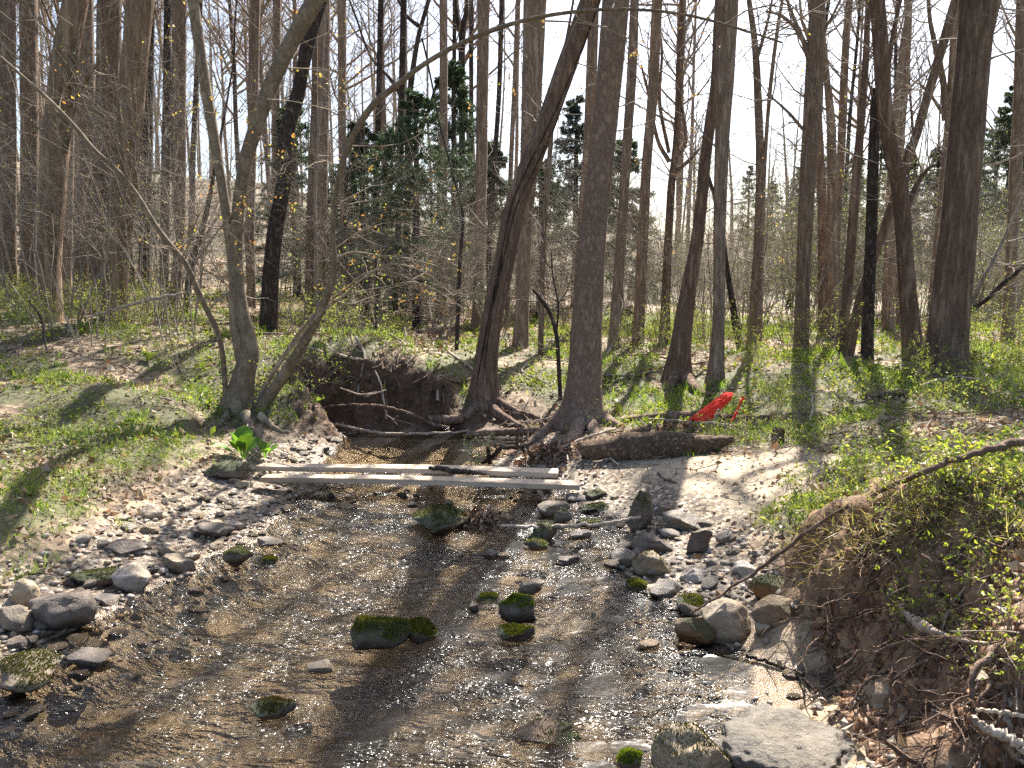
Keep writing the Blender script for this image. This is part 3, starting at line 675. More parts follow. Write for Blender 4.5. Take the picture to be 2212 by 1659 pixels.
tree('forked_tree', 'slim forked trunk hugging the left side of the biggest right tree', B['bark_grey'], [(2010,790,22),(2018,655,21),(2036,454,20),(2046,330,18),(2055,220,16),(2066,0,14)], 9.6, flare=.3, ntw=6,
     limbs=[[(2042,260,12),(2038,180,11),(2025,120,10),(2010,50,7),(2005,0,6)], [(2037,245,7),(2010,205,5),(1985,180,4)]])
tree('tulip_tree', 'biggest trunk on the right side, thick and widening at its foot', B['bark_brown'], [(2041,832,80),(2044,740,69),(2058,610,65),(2069,504,62),(2078,403,60),(2087,302,57),(2096,200,54),(2104,100,54),(2114,0,58)], 6.9, flare=.25, ntw=5, sides=20, H=11,
     limbs=[[(2122,160,9),(2140,80,7),(2160,0,5)]])
tree('young_tree', 'slim trunk at the far right edge of the view', B['bark_grey'], [(2178,700,20),(2187,504,19),(2196,330,20),(2203,200,19),(2208,0,16)], 10, flare=.2, ntw=8)
tree('sapling', 'dark sapling leaning out to the right beyond the biggest right tree', B['bark_dark'], [(2076,700,9),(2095,672,9),(2133,645,9),(2170,610,8),(2225,565,7)], 7.6, H=2, ntw=10, crown=0, flare=0, buds=(FRESH, .03, .4))
tree('sapling', 'pale slanting sapling fork at the right edge', B['bark_twig'], [(2100,655,8),(2125,600,7),(2155,545,6),(2185,480,5),(2225,400,4)], 7.8, H=2.5, ntw=10, crown=0)
tree('dead_sapling', 'thin crooked sapling stem between the leaning and largest central trees', B['bark_dark'], [(1211,870,9),(1207,790,9),(1203,730,9),(1190,680,9),(1168,645,9),(1150,625,5)], 7.9, H=2, ntw=4, crown=0, limbs=[[(1202,720,5),(1206,660,4),(1195,600,3),(1190,540,2)]], tw=(.2, .6))
tree('sapling', 'speckled dark sapling standing on bank left of the leaning tree', B['bark_dark'], [(986,765,9),(990,660,9),(994,560,8),(1000,470,6),(990,420,4)], 9.4, H=4.4, ntw=8, crown=0)
tree('sapling', 'very thin dark sapling stem beside the green bush behind the pool', B['bark_dark'], [(806,765,6),(812,700,5),(815,640,4),(812,560,3)], 9.8, H=2.5, ntw=7, crown=0)

# the curved maple: several stems from one foot
def maple():
    rg = np.random.default_rng(77); y = 6.85
    base = at_y(512, 895, y); base[2] = hz(base[0], base[1])
    root = empty('maple_tree', base, 'smooth grey maple of several curving stems from one foot on the left bank', 'tree')
    stems = [([(508,925,66),(512,890,56),(520,850,46),(530,800,40),(540,765,36),(536,725,30),(522,670,27),(513,600,25),(511,520,25),(516,440,25),(530,350,26),(548,290,28),(575,210,29),(600,150,29),(640,70,30),(678,5,32)], 0., 18, .35),
             ([(526,800,24),(516,745,24),(506,690,21),(505,600,20),(494,500,19),(480,403,18),(459,277,20),(438,151,20),(416,0,20)], .0, 14, 0),
             ([(487,905,9),(487,845,10),(480,760,10),(465,705,10),(447,670,10),(420,610,10),(398,565,10),(360,520,10),(330,478,9),(295,420,8),(250,365,8),(205,325,7),(160,272,7),(110,220,6),(60,175,5),(0,122,4)], -.35, 9, .2),
             ([(556,915,26),(566,880,24),(600,830,22),(635,775,21),(665,725,20),(695,665,18),(715,615,15),(722,570,12),(719,520,10),(720,470,10),(727,410,10),(740,350,11),(770,280,12),(810,222,12),(850,190,11),(900,150,9),(950,118,9),(1000,92,8),(1060,67,8),(1150,40,7),(1275,22,6),(1400,22,5),(1500,36,4.5),(1600,63,4),(1690,92,3)], -.3, 12, .25),
             ([(535,900,12),(565,850,10),(590,805,9),(620,760,9),(650,715,7),(690,670,6),(745,625,5),(790,590,4),(830,585,4),(880,600,3),(930,625,3),(1000,642,2)], -.2, 7, .2)]
    ext = {0: 15, 1: 14}
    bm = MB(); alltips = []
    for k, (pts, dy, sides, fl) in enumerate(stems):
        P, r = resample(pts, y, dy=dy*3); nv = len(P)
        if k in ext:
            d = norm(P[-1]-P[-4]); e = [P[-1]]; q = [r[-1]]
            for j in range(8): d = norm(d+np.array([0, 0, .1])); e.append(e[-1]+d*1.1); q.append(r[-1]*(1-(j+1)/8*.9))
            P = np.vstack([P, e[1:]]); r = np.concatenate([r, q[1:]])
        mb = MB(); trunk_mesh(mb, P-base, r, sides, fl, 5+k, .04, .25)
        link('stem', mb.mesh('stem', M['bark_maple']), root)
        n = [10, 9, 5, 20, 9][k]
        t = twig_set(bm, (P-base)[4:nv], r[4:nv], rg, n, (.25, .9) if k != 3 else (.3, 1.1), .0045, .35 if k < 3 else .25, 4, 3, up=.02); alltips.append(t)
    # long crossing twigs with orange leaf-out, in front of the spruces
    for pts in ([(600,790,5),(680,690,4),(740,640,4),(800,590,4),(850,570,3),(920,590,3),(980,640,2)], [(722,560,5),(760,545,4),(820,552,4),(890,560,3),(960,580,2)], [(640,740,4),(720,650,4),(830,620,3),(910,612,3),(1000,665,2)],
                [(520,440,4),(470,500,3),(420,570,2)], [(720,540,4),(780,500,3),(850,480,2),(930,500,2)], [(1000,92,4),(1080,55,4),(1170,45,4),(1270,52,3),(1340,75,3),(1420,115,2)]):
        P, r = resample(pts, y-.25); tubes(bm, (P-base)[None], r[None], 5); alltips.append(twig_set(bm, P-base, r, rg, 10, (.12, .45), .003, .1, 3, 1, up=.0, K=5))
    link('branches', bm.mesh('branches', M['bark_maple']), root)
    lm = MB()
    for t in alltips: leaf_tips(lm, t, rg, 3, .032, ORANGE+[(.45, .4, .1)], .012, .22)
    link('young_leaves', lm.mesh('young_leaves', M['leaf'], False, True), root)
    for rp in ([(500,900,26,.3),(470,925,14,.1),(440,945,7,0)], [(530,905,26,.3),(545,935,14,.1),(560,950,7,0)], [(560,905,20,.3),(590,925,12,.1),(625,940,6,0)]):
        q = catmull(np.array(rp, float), 12); Pr = np.array([hit(a, b) for a, b in q[:, :2]]); Pr[:, 2] += q[:, 2]*.004*q[:, 3]
        rb = MB(); trunk_mesh(rb, Pr-base, q[:, 2]*.0021, 9, 0, 3, .1); link('root', rb.mesh('root', M['bark_maple']), root)
maple()

# --- far trees: a few patterns, many individuals
def far_tree(k):
    rg = np.random.default_rng(300+k); H = rg.uniform(17, 24); r0 = rg.uniform(.07, .14)
    n = 22; z = np.linspace(-.4, H, n); lean = rg.normal(size=2)*.03
    P = np.stack([lean[0]*z+.12*fbm2(z*.25, z*0+k, 2, 61), lean[1]*z+.12*fbm2(z*.25, z*0+k, 2, 62), z], -1)
    r = r0*np.clip(1-z/H*.92, .05, 1)*(1+.5*np.exp(-np.maximum(z, 0)/.3))
    root = empty('bare_tree', (0, 0, 0), '-', 'tree')
    mb = MB(); trunk_mesh(mb, P, r, 9, 0, k, .05); 
    link('trunk', mb.mesh('trunk', M[['bark_grey', 'bark_brown', 'bark_dark'][k % 3]]), root)
    bm = MB(); i = 5 if k % 2 else 8
    p, d, _, _ = spawn(P[None, i:], r[None, i:], 26, rg, .0, (.6, 1.15))
    hh = p[:, 2]; L1 = rg.uniform(.5, 1.2, len(p))*np.clip((H-hh)*.42, .7, 4.5)
    P1, R1 = grow(p, d, L1, .012+.011*L1, 7, .14, .09, rg); tubes(bm, P1, R1, 5)
    p, d, l, q = spawn(P1, R1, 7, rg, .2); P2, R2 = grow(p, d, l, np.maximum(q*.8, .007), 5, .17, .06, rg); tubes(bm, P2, R2, 3)
    p, d, l, q = spawn(P2, R2, 6, rg, .15, (.4, .9), (.4, .7)); P3, R3 = grow(p, d, l, np.maximum(q*.7, .0045), 4, .2, .04, rg); tubes(bm, P3, R3, 3)
    link('branches', bm.mesh('branches', M['bark_twig'] if k % 3 else M['bark_grey']), root)
    return root
protos = [far_tree(k) for k in range(7)]
FARL = [('slender bare tree deep in the wood on the left hillside', 'bare trees on the left hillside'),
        ('slender bare tree deep in the wood beyond the pool and spruces', 'bare trees beyond the pool'),
        ('slender bare tree in the open wood on the far right', 'bare trees in the far right wood')]
def far_trees():
    rg = np.random.default_rng(5); done = []
    for zone, (n, u0, u1, y0, y1) in enumerate([(26, -250, 700, 17, 60), (9, 680, 1520, 26, 60), (9, 1560, 2420, 25, 60)]):
        k = 0; tries = 0
        while k < n and tries < 4000:
            tries += 1
            y = y0*(y1/y0)**rg.uniform(0, 1); u = rg.uniform(u0, u1)
            x = (u-CU)/F*y/cp
            if zone == 2 and 1575 < u < 1720 and rg.random() < .8: continue
            if any((x-a)**2+(y-b)**2 < (.035*y)**2+.3 for a, b in done): continue
            done.append((x, y)); k += 1
            clone(protos[rg.integers(0, 7)], (x, y, hz(x, y)), rg.uniform(0, 6.28), np.clip((.45*y+5)/20, .6, 1.15)*rg.uniform(.9, 1.1), *FARL[zone], tilt=rg.normal(size=2)*.02)
far_trees(); retire(*protos)

def distant_wood():
    rg = np.random.default_rng(55); n = 250; y = rg.uniform(38, 95, n); u = rg.uniform(-350, 2560, n); ok = (u < 900) | (rg.random(n) < .55); y, u = y[ok], u[ok]; n = len(y)
    x = (u-CU)/F*y/cp; z = hz(x, y); H = rg.uniform(13, 20, n)*np.where(u > 1250, .6, 1); P0 = np.stack([x, y, z-.3], -1)
    P, R = grow(P0, np.tile([0, 0, 1.], (n, 1))+rg.normal(size=(n, 3))*.04, H, rg.uniform(.08, .17, n), 7, .03, .05, rg, .15); mb = MB(); tubes(mb, P, R, 5)
    p, d, l, q = spawn(P, R, 20, rg, .2, (.6, 1.1), (.12, .26)); P1, R1 = grow(p, d, l, np.maximum(q*.5, .014), 5, .14, .08, rg); tubes(mb, P1, R1, 3)
    p, d, l, q = spawn(P1, R1, 7, rg, .2, (.5, 1.), (.4, .6)); P2, R2 = grow(p, d, l, np.full(len(p), .009), 4, .18, .05, rg); tubes(mb, P2, R2, 3)
    o = link('distant_wood', mb.mesh('distant_wood', M['bark_twig'])); o['kind'] = 'stuff'
distant_wood()
# --- spruces
def spruce(H, wd, zlive, seed, label, droop=.1, blue=False, dens=1.):
    rg = np.random.default_rng(seed)
    root = empty('spruce_tree', (0, 0, 0), label, 'tree')
    mb = MB(); z = np.linspace(-.3, H, 14); P = np.stack([.05*fbm2(z, z*0+seed, 2, 3), .05*fbm2(z, z*0+seed+9, 2, 3), z], -1)
    trunk_mesh(mb, P, .03+.016*H*np.clip(1-z/H, 0, 1), 9, 0, seed); link('trunk', mb.mesh('trunk', M['bark_dark']), root)
    n = int(H*24*dens); hb = H*(1-rg.uniform(0, 1, n)**1.15*.97); hb = np.sort(hb)
    az = rg.uniform(0, 6.28, n); L = wd*(.1+.9*np.clip((H-hb)/H, 0, 1)**.8)*rg.uniform(.7, 1.1, n)
    d = np.stack([np.cos(az), np.sin(az), .25*(hb/H)-droop], -1)
    p = np.stack([0*hb, 0*hb, hb], -1)
    P1, R1 = grow(p, d, L, .006+.006*L, 7, .06, -.03, rg)
    live = hb > zlive+rg.normal(size=n)*.4
    bm = MB(); tubes(bm, P1, R1, 4)
    p, d2, l, q = spawn(P1, R1, 9, rg, .12, (.7, 1.2), (.2, .42), flat=.25)
    P2, R2 = grow(p, d2, l, np.maximum(q*.6, .0025), 5, .1, -.08, rg); tubes(bm, P2, R2, 3)
    p, d3, l3, q3 = spawn(P2, R2, 2, rg, .2, (.5, 1.), (.4, .7), flat=.4)
    P3, R3 = grow(p, d3, l3, np.maximum(q3*.6, .002), 4, .12, -.06, rg); tubes(bm, P3, R3, 3)
    link('branches', bm.mesh('branches', M['bark_twig']), root)
    nm = MB()
    for (PP, per, nl) in ((P2, 20, np.repeat(live, 9)), (P3, 15, np.repeat(live, 18))):
        Q = PP[nl]
        if len(Q) == 0: continue
        t = rg.uniform(0, 1, (len(Q), per))*(Q.shape[1]-1); i = np.minimum(t.astype(int), Q.shape[1]-2); f = (t-i)[..., None]
        bi = np.arange(len(Q))[:, None]; pos = (Q[bi, i]*(1-f)+Q[bi, i+1]*f).reshape(-1, 3)
        tg = norm(Q[bi, i+1]-Q[bi, i]).reshape(-1, 3)
        dd = norm(tg*.8+rg.normal(size=tg.shape)*.55+np.array([0, 0, -.15]))
        c = np.array([(.036, .068, .034), (.053, .09, .046), (.075, .11, .058)] if not blue else [(.042, .062, .06), (.055, .08, .075), (.04, .065, .05)])[rg.integers(0, 3, len(pos))]
        c = c*rg.uniform(.7, 1.35, (len(pos), 1))
        leaves(nm, pos, dd, rg.uniform(.05, .1, len(pos)), rg.uniform(.013, .02, len(pos)), rg, c, .1)
    link('needles', nm.mesh('needles', M['needle'], False, True), root)
    return root
def put(o, u, y, s=1., rz=0.):
    x = (u-CU)/F*y/cp; o.location = (x, y, hz(x, y)); o.scale = (s, s, s); o.rotation_euler = (0, 0, rz); return o
put(spruce(3.7, 1.8, .6, 1, 'widest dark spruce, low and bushy, behind the arching maple stem', dens=1.15), 795, 15.)
put(spruce(5.3, 1.6, 2.0, 2, 'tallest middle spruce with ragged green tip and dead lower twigs'), 985, 17.)
put(spruce(5.4, 1.6, 1.8, 3, 'bluish dark spruce with hanging twigs behind the largest central tree', blue=True, droop=.3), 1240, 20.)
put(spruce(3.9, 1.2, 1.0, 4, 'green spruce showing just right of the largest central trunk', droop=.15), 1335, 16.)
put(spruce(3.9, 1.6, 1.1, 5, 'half dead small spruce with bare grey lower twigs by the pool'), 905, 13.)
put(spruce(3.4, 1.3, 1.8, 6, 'small spruce mostly of dead grey twigs left of the massive straight trunk'), 1060, 14.5)
put(spruce(3.0, 1.2, .5, 7, 'pale green little spruce between light brown and dark trunks on the left'), 170, 14.)
put(spruce(3.2, 1.2, .6, 8, 'little green spruce behind the bark-stripped brown tree'), 300, 15.)
put(spruce(4.2, 1.4, .8, 9, 'dark spruce low behind the dark scaly leaning trunk'), 650, 17.)
put(spruce(3.4, 1.4, 1.3, 10, 'small spruce with pale dead twigs left of the leaning vine tree'), 1165, 16.)
pp = [spruce(5.5, 1.7, .3, 20, '-', dens=.8), spruce(6.5, 1.5, .5, 21, '-', dens=.75)]
rg_ = np.random.default_rng(8)
for u, y, s in [(1600,50,.95),(1650,54,1.),(1700,50,.95),(1725,48,1.3),(1765,42,1.1),(1820,45,1.2),(1870,40,1.1),(1930,42,1.2),(1990,40,1.2),(2140,24,1.25),(2170,30,1.3),(2060,36,1.2),(2215,34,1.3),(2110,40,1.3)]:
    x = (u-CU)/F*y/cp
    clone(pp[rg_.integers(0, 2)], (x, y, hz(x, y)-.1), rg_.uniform(0, 6.28), s, 'evergreen tree in the distant tree line on the right', 'evergreens of the distant tree line')
retire(*pp)

# --- shrubs and undergrowth
def shrub(name, seed, n, H, spread, lcols, L, per, mat=None, frac=.9, m2=6, m3=3, up=.08, rr=.006):
    rg = np.random.default_rng(seed); root = empty(name, (0, 0, 0), '-', 'shrub')
    az = rg.uniform(0, 6.28, n); sp = rg.uniform(.1, 1, n)*spread
    p = np.stack([np.cos(az)*.06, np.sin(az)*.06, 0*az-.03], -1)*np.array([H, H, 1])
    d = np.stack([np.cos(az)*sp, np.sin(az)*sp, np.ones(n)], -1)
    P1, R1 = grow(p, d, H*rg.uniform(.6, 1.2, n), np.full(n, rr)*(.6+.4*H), 8, .12, -.02, rg)
    bm = MB(); tubes(bm, P1, R1, 4)
    p, d, l, q = spawn(P1, R1, m2, rg, .25, (.5, 1.1), (.25, .55)); P2, R2 = grow(p, d, l, np.maximum(q*.7, rr*.35), 5, .2, .03, rg); tubes(bm, P2, R2, 3)
    PL = P2
    if m3:
        p, d, l, q = spawn(P2, R2, m3, rg, .2, (.5, 1.1), (.4, .7)); P3, R3 = grow(p, d, l, np.maximum(q*.7, rr*.25), 4, .2, .02, rg); tubes(bm, P3, R3, 3); PL = P3
    link('stems', bm.mesh('stems', mat or M['bark_twig']), root)
    if lcols:
        lm = MB(); leaf_tips(lm, PL, rg, per, L, lcols, L*.4, frac); link('leaves', lm.mesh('leaves', M['leaf'], False, True), root)
    return root
def spots(proto, lst, label, group, s=(.8, 1.2), seed=1):
    rg = np.random.default_rng(seed)
    for t in lst:
        x, y = t; c = proto[rg.integers(0, len(proto))]
        clone(c, (x, y, hz(x, y)), rg.uniform(0, 6.28), rg.uniform(*s), label, group)
def px_spots(rg, n, u0, u1, y0, y1, gap=.4):
    o = []; k = 0
    while len(o) < n and k < 5000:
        k += 1; y = y0*(y1/y0)**rg.random(); x = (rg.uniform(u0, u1)-CU)/F*y/cp
        if bil(SG, x, y) < .35: continue
        if all((x-a)**2+(y-b)**2 > gap*gap for a, b in o): o.append((x, y))
    return o
rgs = np.random.default_rng(31)
barb = [shrub('barberry_bush', 40+k, 13, .5, .9, YELLOWG+FRESH, .017, 5, up=.0, rr=.003) for k in range(3)]
spots(barb, px_spots(rgs, 17, -60, 480, 7.4, 11, .45), 'low arching bush with tiny yellow-green leaves on the left bank top', 'yellow-green bushes on the left bank', seed=2)
spots(barb, px_spots(rgs, 6, 560, 900, 9.2, 12, .6), 'low arching bush with tiny yellow-green leaves behind the pool', 'yellow-green bushes behind the pool', seed=3)
spots(barb, px_spots(rgs, 8, 1100, 1560, 9.5, 12.5, .6), 'low arching bush with tiny yellow-green leaves at the edge of the lawn', 'yellow-green bushes before the lawn', seed=4)
spots(barb, px_spots(rgs, 11, 1580, 2300, 6.4, 11, .5), 'low arching bush with tiny yellow-green leaves around the right-hand trees', 'yellow-green bushes among the right trees', seed=5)
tall = [shrub('twiggy_shrub', 60+k, 12, 2.3, .5, None, 0, 0, m2=9, m3=5, rr=.004) for k in range(3)]
spots(tall, px_spots(rgs, 19, -80, 560, 10.5, 22, .8), 'tall leafless shrub of fine grey twigs under the left trees', 'leafless shrubs under the left trees', seed=6)
spots(tall, px_spots(rgs, 30, 600, 1250, 11, 18, .55), 'tall leafless shrub of fine grey twigs among the spruces', 'leafless shrubs among the spruces', seed=7)
spots(tall, px_spots(rgs, 30, 1300, 2300, 12, 30, .9), 'tall leafless shrub of fine grey twigs behind the right-hand trees', 'leafless shrubs behind the right trees', seed=8)
budd = [shrub('budding_shrub', 70+k, 10, 2.6, .5, YELLOWG+ORANGE[1:2], .018, 2, m2=8, m3=4, frac=.2, rr=.004) for k in range(2)]
spots(budd, px_spots(rgs, 7, 60, 420, 7.8, 9.6, .7), 'tall wispy shrub with sparse yellow buds before the left trunks', 'budding shrubs before the left trunks', seed=9)
spots(budd, px_spots(rgs, 9, 1380, 1720, 9.5, 15, .8), 'tall wispy shrub with sparse orange buds beside the close pair of trees', 'budding shrubs beside the close pair', seed=10)
spots(budd, px_spots(rgs, 10, 1740, 2260, 9, 16, .8), 'tall wispy shrub with sparse yellow buds behind the tangled right group', 'budding shrubs behind the tangled group', seed=11)
ever = [shrub('evergreen_shrub', 80+k, 16, 2.0, .75, DEEP+[(.12, .14, .075), (.2, .2, .12)], .055, 9, m2=9, m3=4, rr=.006) for k in range(3)]
spots(ever, px_spots(rgs, 17, 1600, 2330, 15, 34, 1.1), 'broad leafy evergreen shrub in the thicket behind the right-hand trees', 'evergreen shrubs of the right thicket', (.7, 1.2), 12)
spots(ever, px_spots(rgs, 8, 1290, 1620, 21, 34, 1.4), 'broad leafy evergreen shrub beyond the lawn', 'evergreen shrubs beyond the lawn', (.6, 1.), 13)
spots(ever, px_spots(rgs, 10, 700, 1250, 18, 28, 1.3), 'dark leafy evergreen shrub in the gloom behind the spruces', 'evergreen shrubs behind the spruces', (.7, 1.2), 14)
retire(*barb, *tall, *budd, *ever)
# ------------------------------------------------------------------ stones
_ico = {}
def ico(sub):
    if sub not in _ico:
        bm = bmesh.new(); bmesh.ops.create_icosphere(bm, subdivisions=sub, radius=1.); bm.verts.ensure_lookup_table()
        _ico[sub] = (np.array([v.co[:] for v in bm.verts]), np.array([[v.index for v in f.verts] for f in bm.faces])); bm.free()
    return _ico[sub]
def rock_shape(rg, sub, planes=9, lo=.55, amp=.16, sharp=1.):
    v, f = ico(sub); v = v.copy(); s = rg.uniform(0, 100)
    for k in range(planes):
        n = norm(rg.normal(size=3)*np.array([1, 1, .8])); d = rg.uniform(lo, .92)
        e = np.maximum(0, v@n-d); v = v-e[:, None]*n*sharp
    r = 1+amp*fbm(v*1.3+s, 3, 71)*1.2+amp*.45*fbm(v*4+s, 3, 72)+amp*.2*fbm(v*11+s, 2, 73)
    v = v*r[:, None]; ext = (v.max(0)-v.min(0))/2; v = (v-(v.max(0)+v.min(0))/2)/ext
    return v, f
def moss_part(root, v, f, rg, n, cols, hgt=.009, zmin=.15):
    a, b, c = v[f[:, 0]], v[f[:, 1]], v[f[:, 2]]; nn = np.cross(b-a, c-a); ar = np.linalg.norm(nn, axis=1); nn = norm(nn)
    cen = (a+b+c)/3; wgt = ar*sstep(zmin, zmin+.5, nn[:, 2]+.35*fbm(cen*14, 2, 81))*sstep(-.12, .16, fbm(cen*11+3, 3, 85)+.1)*(cen[:, 2] > .012+.02*fbm(cen*20, 2, 86))
    if wgt.sum() <= 0: return
    i = rg.choice(len(f), n, p=wgt/wgt.sum()); u = rg.dirichlet((1, 1, 1), n)
    p = a[i]*u[:, :1]+b[i]*u[:, 1:2]+c[i]*u[:, 2:]; d = norm(nn[i]+rg.normal(size=(n, 3))*.45)
    mb = MB(); cl = np.array(cols)[rg.integers(0, len(cols), n)]*rg.uniform(.6, 1.4, (n, 1))*(1+.5*fbm(p*25, 2, 83))[:, None]
    leaves(mb, p-d*.002, d, hgt*rg.uniform(.6, 1.3, n), hgt*.5, rg, cl, .15)
    link('moss', mb.mesh('moss', M['moss'], False, True), root)
MOSSC = [(.1, .115, .018), (.15, .16, .026), (.07, .075, .016), (.2, .19, .04)]
MOSSD = [(.045, .055, .012), (.08, .085, .018), (.1, .09, .03)]
RI = [0]
def rock(box, mat, label, dr=.75, moss=0, mc=None, water=False, name='rock', planes=14, lo=.5, rz=None, amp=.22, hmul=1., zb=None, sub=4):
    RI[0] += 1; rg = np.random.default_rng(500+RI[0])
    u0, v0, u1, v1 = box; uc = (u0+u1)/2
    p = at_z(uc, v1, zb) if zb is not None else hit(uc, v1-2)
    y = p[1]; m = float(pxm(uc, v1, y)); w = (u1-u0)*m; D = w*dr; a = math.atan2(CAMZ-p[2], y)
    H = max(.22*w, ((v1-v0)*m-.6*D*math.sin(a))/math.cos(a))*hmul
    v, f = rock_shape(rg, sub, planes, lo, amp)
    v = v*np.array([w/2, D/2, H*.62])+np.array([0, 0, H*.38])
    dirn = norm(p[:2]); c = p[:2]+dirn*D*.45
    bz = max(p[2], 0)
    mb = MB(); mb.add(v, t=f)
    if moss:
        o = empty(name, (c[0], c[1], bz), label, 'rock'); link('stone', mb.mesh('stone', M[mat]), o)
        moss_part(o, v, f, rg, int(moss), mc or MOSSC)
    else:
        o = tag(link(name, mb.mesh(name, M[mat]), None, (c[0], c[1], bz)), label, 'rock')
    return o
# left shore, near to far
rock((75,1288,202,1372), 'rock_dark', 'big smooth dark boulder at the left water edge, the largest stone on that shore')
rock((0,1432,122,1500), 'rock_grey', 'broad flat stone with a moss cap in the left bottom water', .9, 2600, MOSSD, zb=0)
rock((28,1264,82,1318), 'rock_tan', 'upright tan stone directly behind the big dark boulder on the left')
rock((0,1326,72,1378), 'rock_grey', 'grey stone cut by the left edge, left of the big dark boulder')
rock((78,1350,116,1374), 'rock_dark', 'wet black little stone in front of the big dark boulder')
rock((22,1382,62,1408), 'rock_dark', 'small dark stone in the water below the grey one at the left edge', zb=0)
rock((150,1408,236,1446), 'rock_dark', 'dark ragged stone barely rising from the water, right of the mossy flat one', zb=0)
rock((200,1284,256,1310), 'rock_pale', 'pale flat stone lying in shallow water right of the big dark boulder', zb=.0)
rock((250,1230,326,1282), 'rock_grey', 'grey angular boulder at the water edge, behind the pale flat stone', .8, planes=13)
rock((160,1232,262,1272), 'rock_moss', 'dark mossy low boulder left of the grey angular boulder', .7, 700, MOSSD)
rock((358,1200,426,1242), 'rock_grey', 'round grey stone standing in the water off the left gravel bar', zb=0)
rock((336,1226,368,1246), 'rock_pale', 'small glistening pale stone left of the round grey one in the water', zb=0)
rock((400,1194,432,1214), 'rock_grey', 'small stone touching the back of the round grey one in the water', zb=0)
rock((236,1176,312,1210), 'rock_dark', 'slate-dark oblong stone on the left gravel bar')
rock((486,1184,546,1224), 'rock_moss', 'brownish stone with a green rim alone in the water off the left bar', .7, 500, MOSSC, zb=0)
rock((566,1202,602,1218), 'rock_moss', 'tiny moss cushion stone in the water right of the brownish stone', .8, 700, MOSSC, zb=0)
rock((554,1160,612,1184), 'rock_grey', 'wet flat stone breaking the water before the end of the left bar', zb=0)
rock((450,1000,534,1044), 'rock_moss', 'lichen-grey humped boulder at the left end of the planks', .8, 500, MOSSD)
rock((548,1096,606,1116), 'rock_dark', 'flat dark slab at the tip of the left gravel bar', zb=0, hmul=.7)
rock((548,1076,610,1094), 'rock_grey', 'flat grey slab at the tip of the left bar, behind the dark slab', zb=0, hmul=.7)
rock((420,1136,500,1172), 'rock_dark', 'cluster-forming dark wet stone on the inner side of the left bar')
rock((480,1128,530,1150), 'rock_grey', 'wet grey stone beside the dark one on the inner side of the left bar')
rock((300,1098,352,1130), 'rock_tan', 'brown block of stone in the middle of the left gravel bar')
rock((440,1124,486,1148), 'rock_tan', 'round tan stone in the middle of the left gravel bar')
rock((508,1040,540,1058), 'rock_tan', 'warm tan egg-shaped stone just below the planks on the left')
rock((30,1380,60,1396), 'rock_tan', 'reddish small stone by the water at the left edge', zb=0)
# in the stream
rock((884,1088,1026,1158), 'rock_moss', 'big mossy boulder in mid stream that catches the dead leaves', 1., 3200, MOSSD, zb=0, hmul=1.05)
rock((758,1335,884,1408), 'rock_moss', 'mossy pointed boulder in the near stream, the larger of the joined pair', .7, 3800, MOSSC, zb=0, planes=8, hmul=1.05)
rock((868,1346,952,1392), 'rock_moss', 'lower mossy stone joined to the right side of the pointed mossy boulder', .7, 2400, MOSSC, zb=0)
rock((1078,1284,1156,1344), 'rock_moss', 'bright green moss-covered stone, tallest in the middle of the near stream', .5, 3600, [(.17,.22,.02),(.22,.26,.03),(.12,.15,.02)], zb=0)
rock((1074,1352,1156,1388), 'rock_moss', 'flat moss-topped stone below the bright green stone', .6, 2000, MOSSC, zb=0)
rock((1030,1284,1078,1300), 'rock_moss', 'moss patch of a stone just under the water, left of the bright green stone', .6, 700, MOSSC, zb=0)
rock((548,1510,640,1556), 'rock_moss', 'reddish mossy stone in the near water left of the shadow', .7, 900, [(.1,.06,.02),(.07,.07,.02)], zb=0)
rock((1108,1564,1250,1612), 'rock_earth', 'long low brown stone at the bottom of the near stream', .5, 160, MOSSD, zb=0, hmul=.7)
rock((1334,1624,1384,1672), 'rock_moss', 'bright moss cushion stone at the bottom edge left of the big grey boulders', .8, 1800, [(.17,.22,.02),(.22,.26,.03)], zb=0)
rock((1130,1164,1186,1190), 'rock_moss', 'flat stone with thin moss rim left of the dark submerged one', .6, 500, MOSSC, zb=0)
rock((1140,1128,1206,1172), 'rock_moss', 'dark mossy stone under the long horizontal stick', .7, 500, MOSSD, zb=0)
rock((1200,1196,1252,1222), 'rock_dark', 'black flat stone in the shaded water left of the white wet slab', zb=0, hmul=.8)
rock((1072,1196,1104,1206), 'rock_tan', 'reddish tan stone lying at the shadow edge in mid stream', zb=0)
rock((1044,1186,1080,1204), 'rock_dark', 'dark stone at the shadow edge in mid stream, left of a reddish one', zb=0)
rock((1120,1250,1176,1284), 'rock_tan', 'pale tan flat stone glittering in the middle of the stream', .7, zb=0)
rock((1012,1304,1034,1324), 'rock_dark', 'tiny black stone in the glitter left of the bright green stone', zb=0)
rock((1380,1384,1424,1404), 'rock_tan', 'low reddish stone in the water below the right gravel bar', zb=0)
rock((668,1430,722,1456), 'rock_tan', 'low reddish brown stone in the water left of the shadow', zb=0)
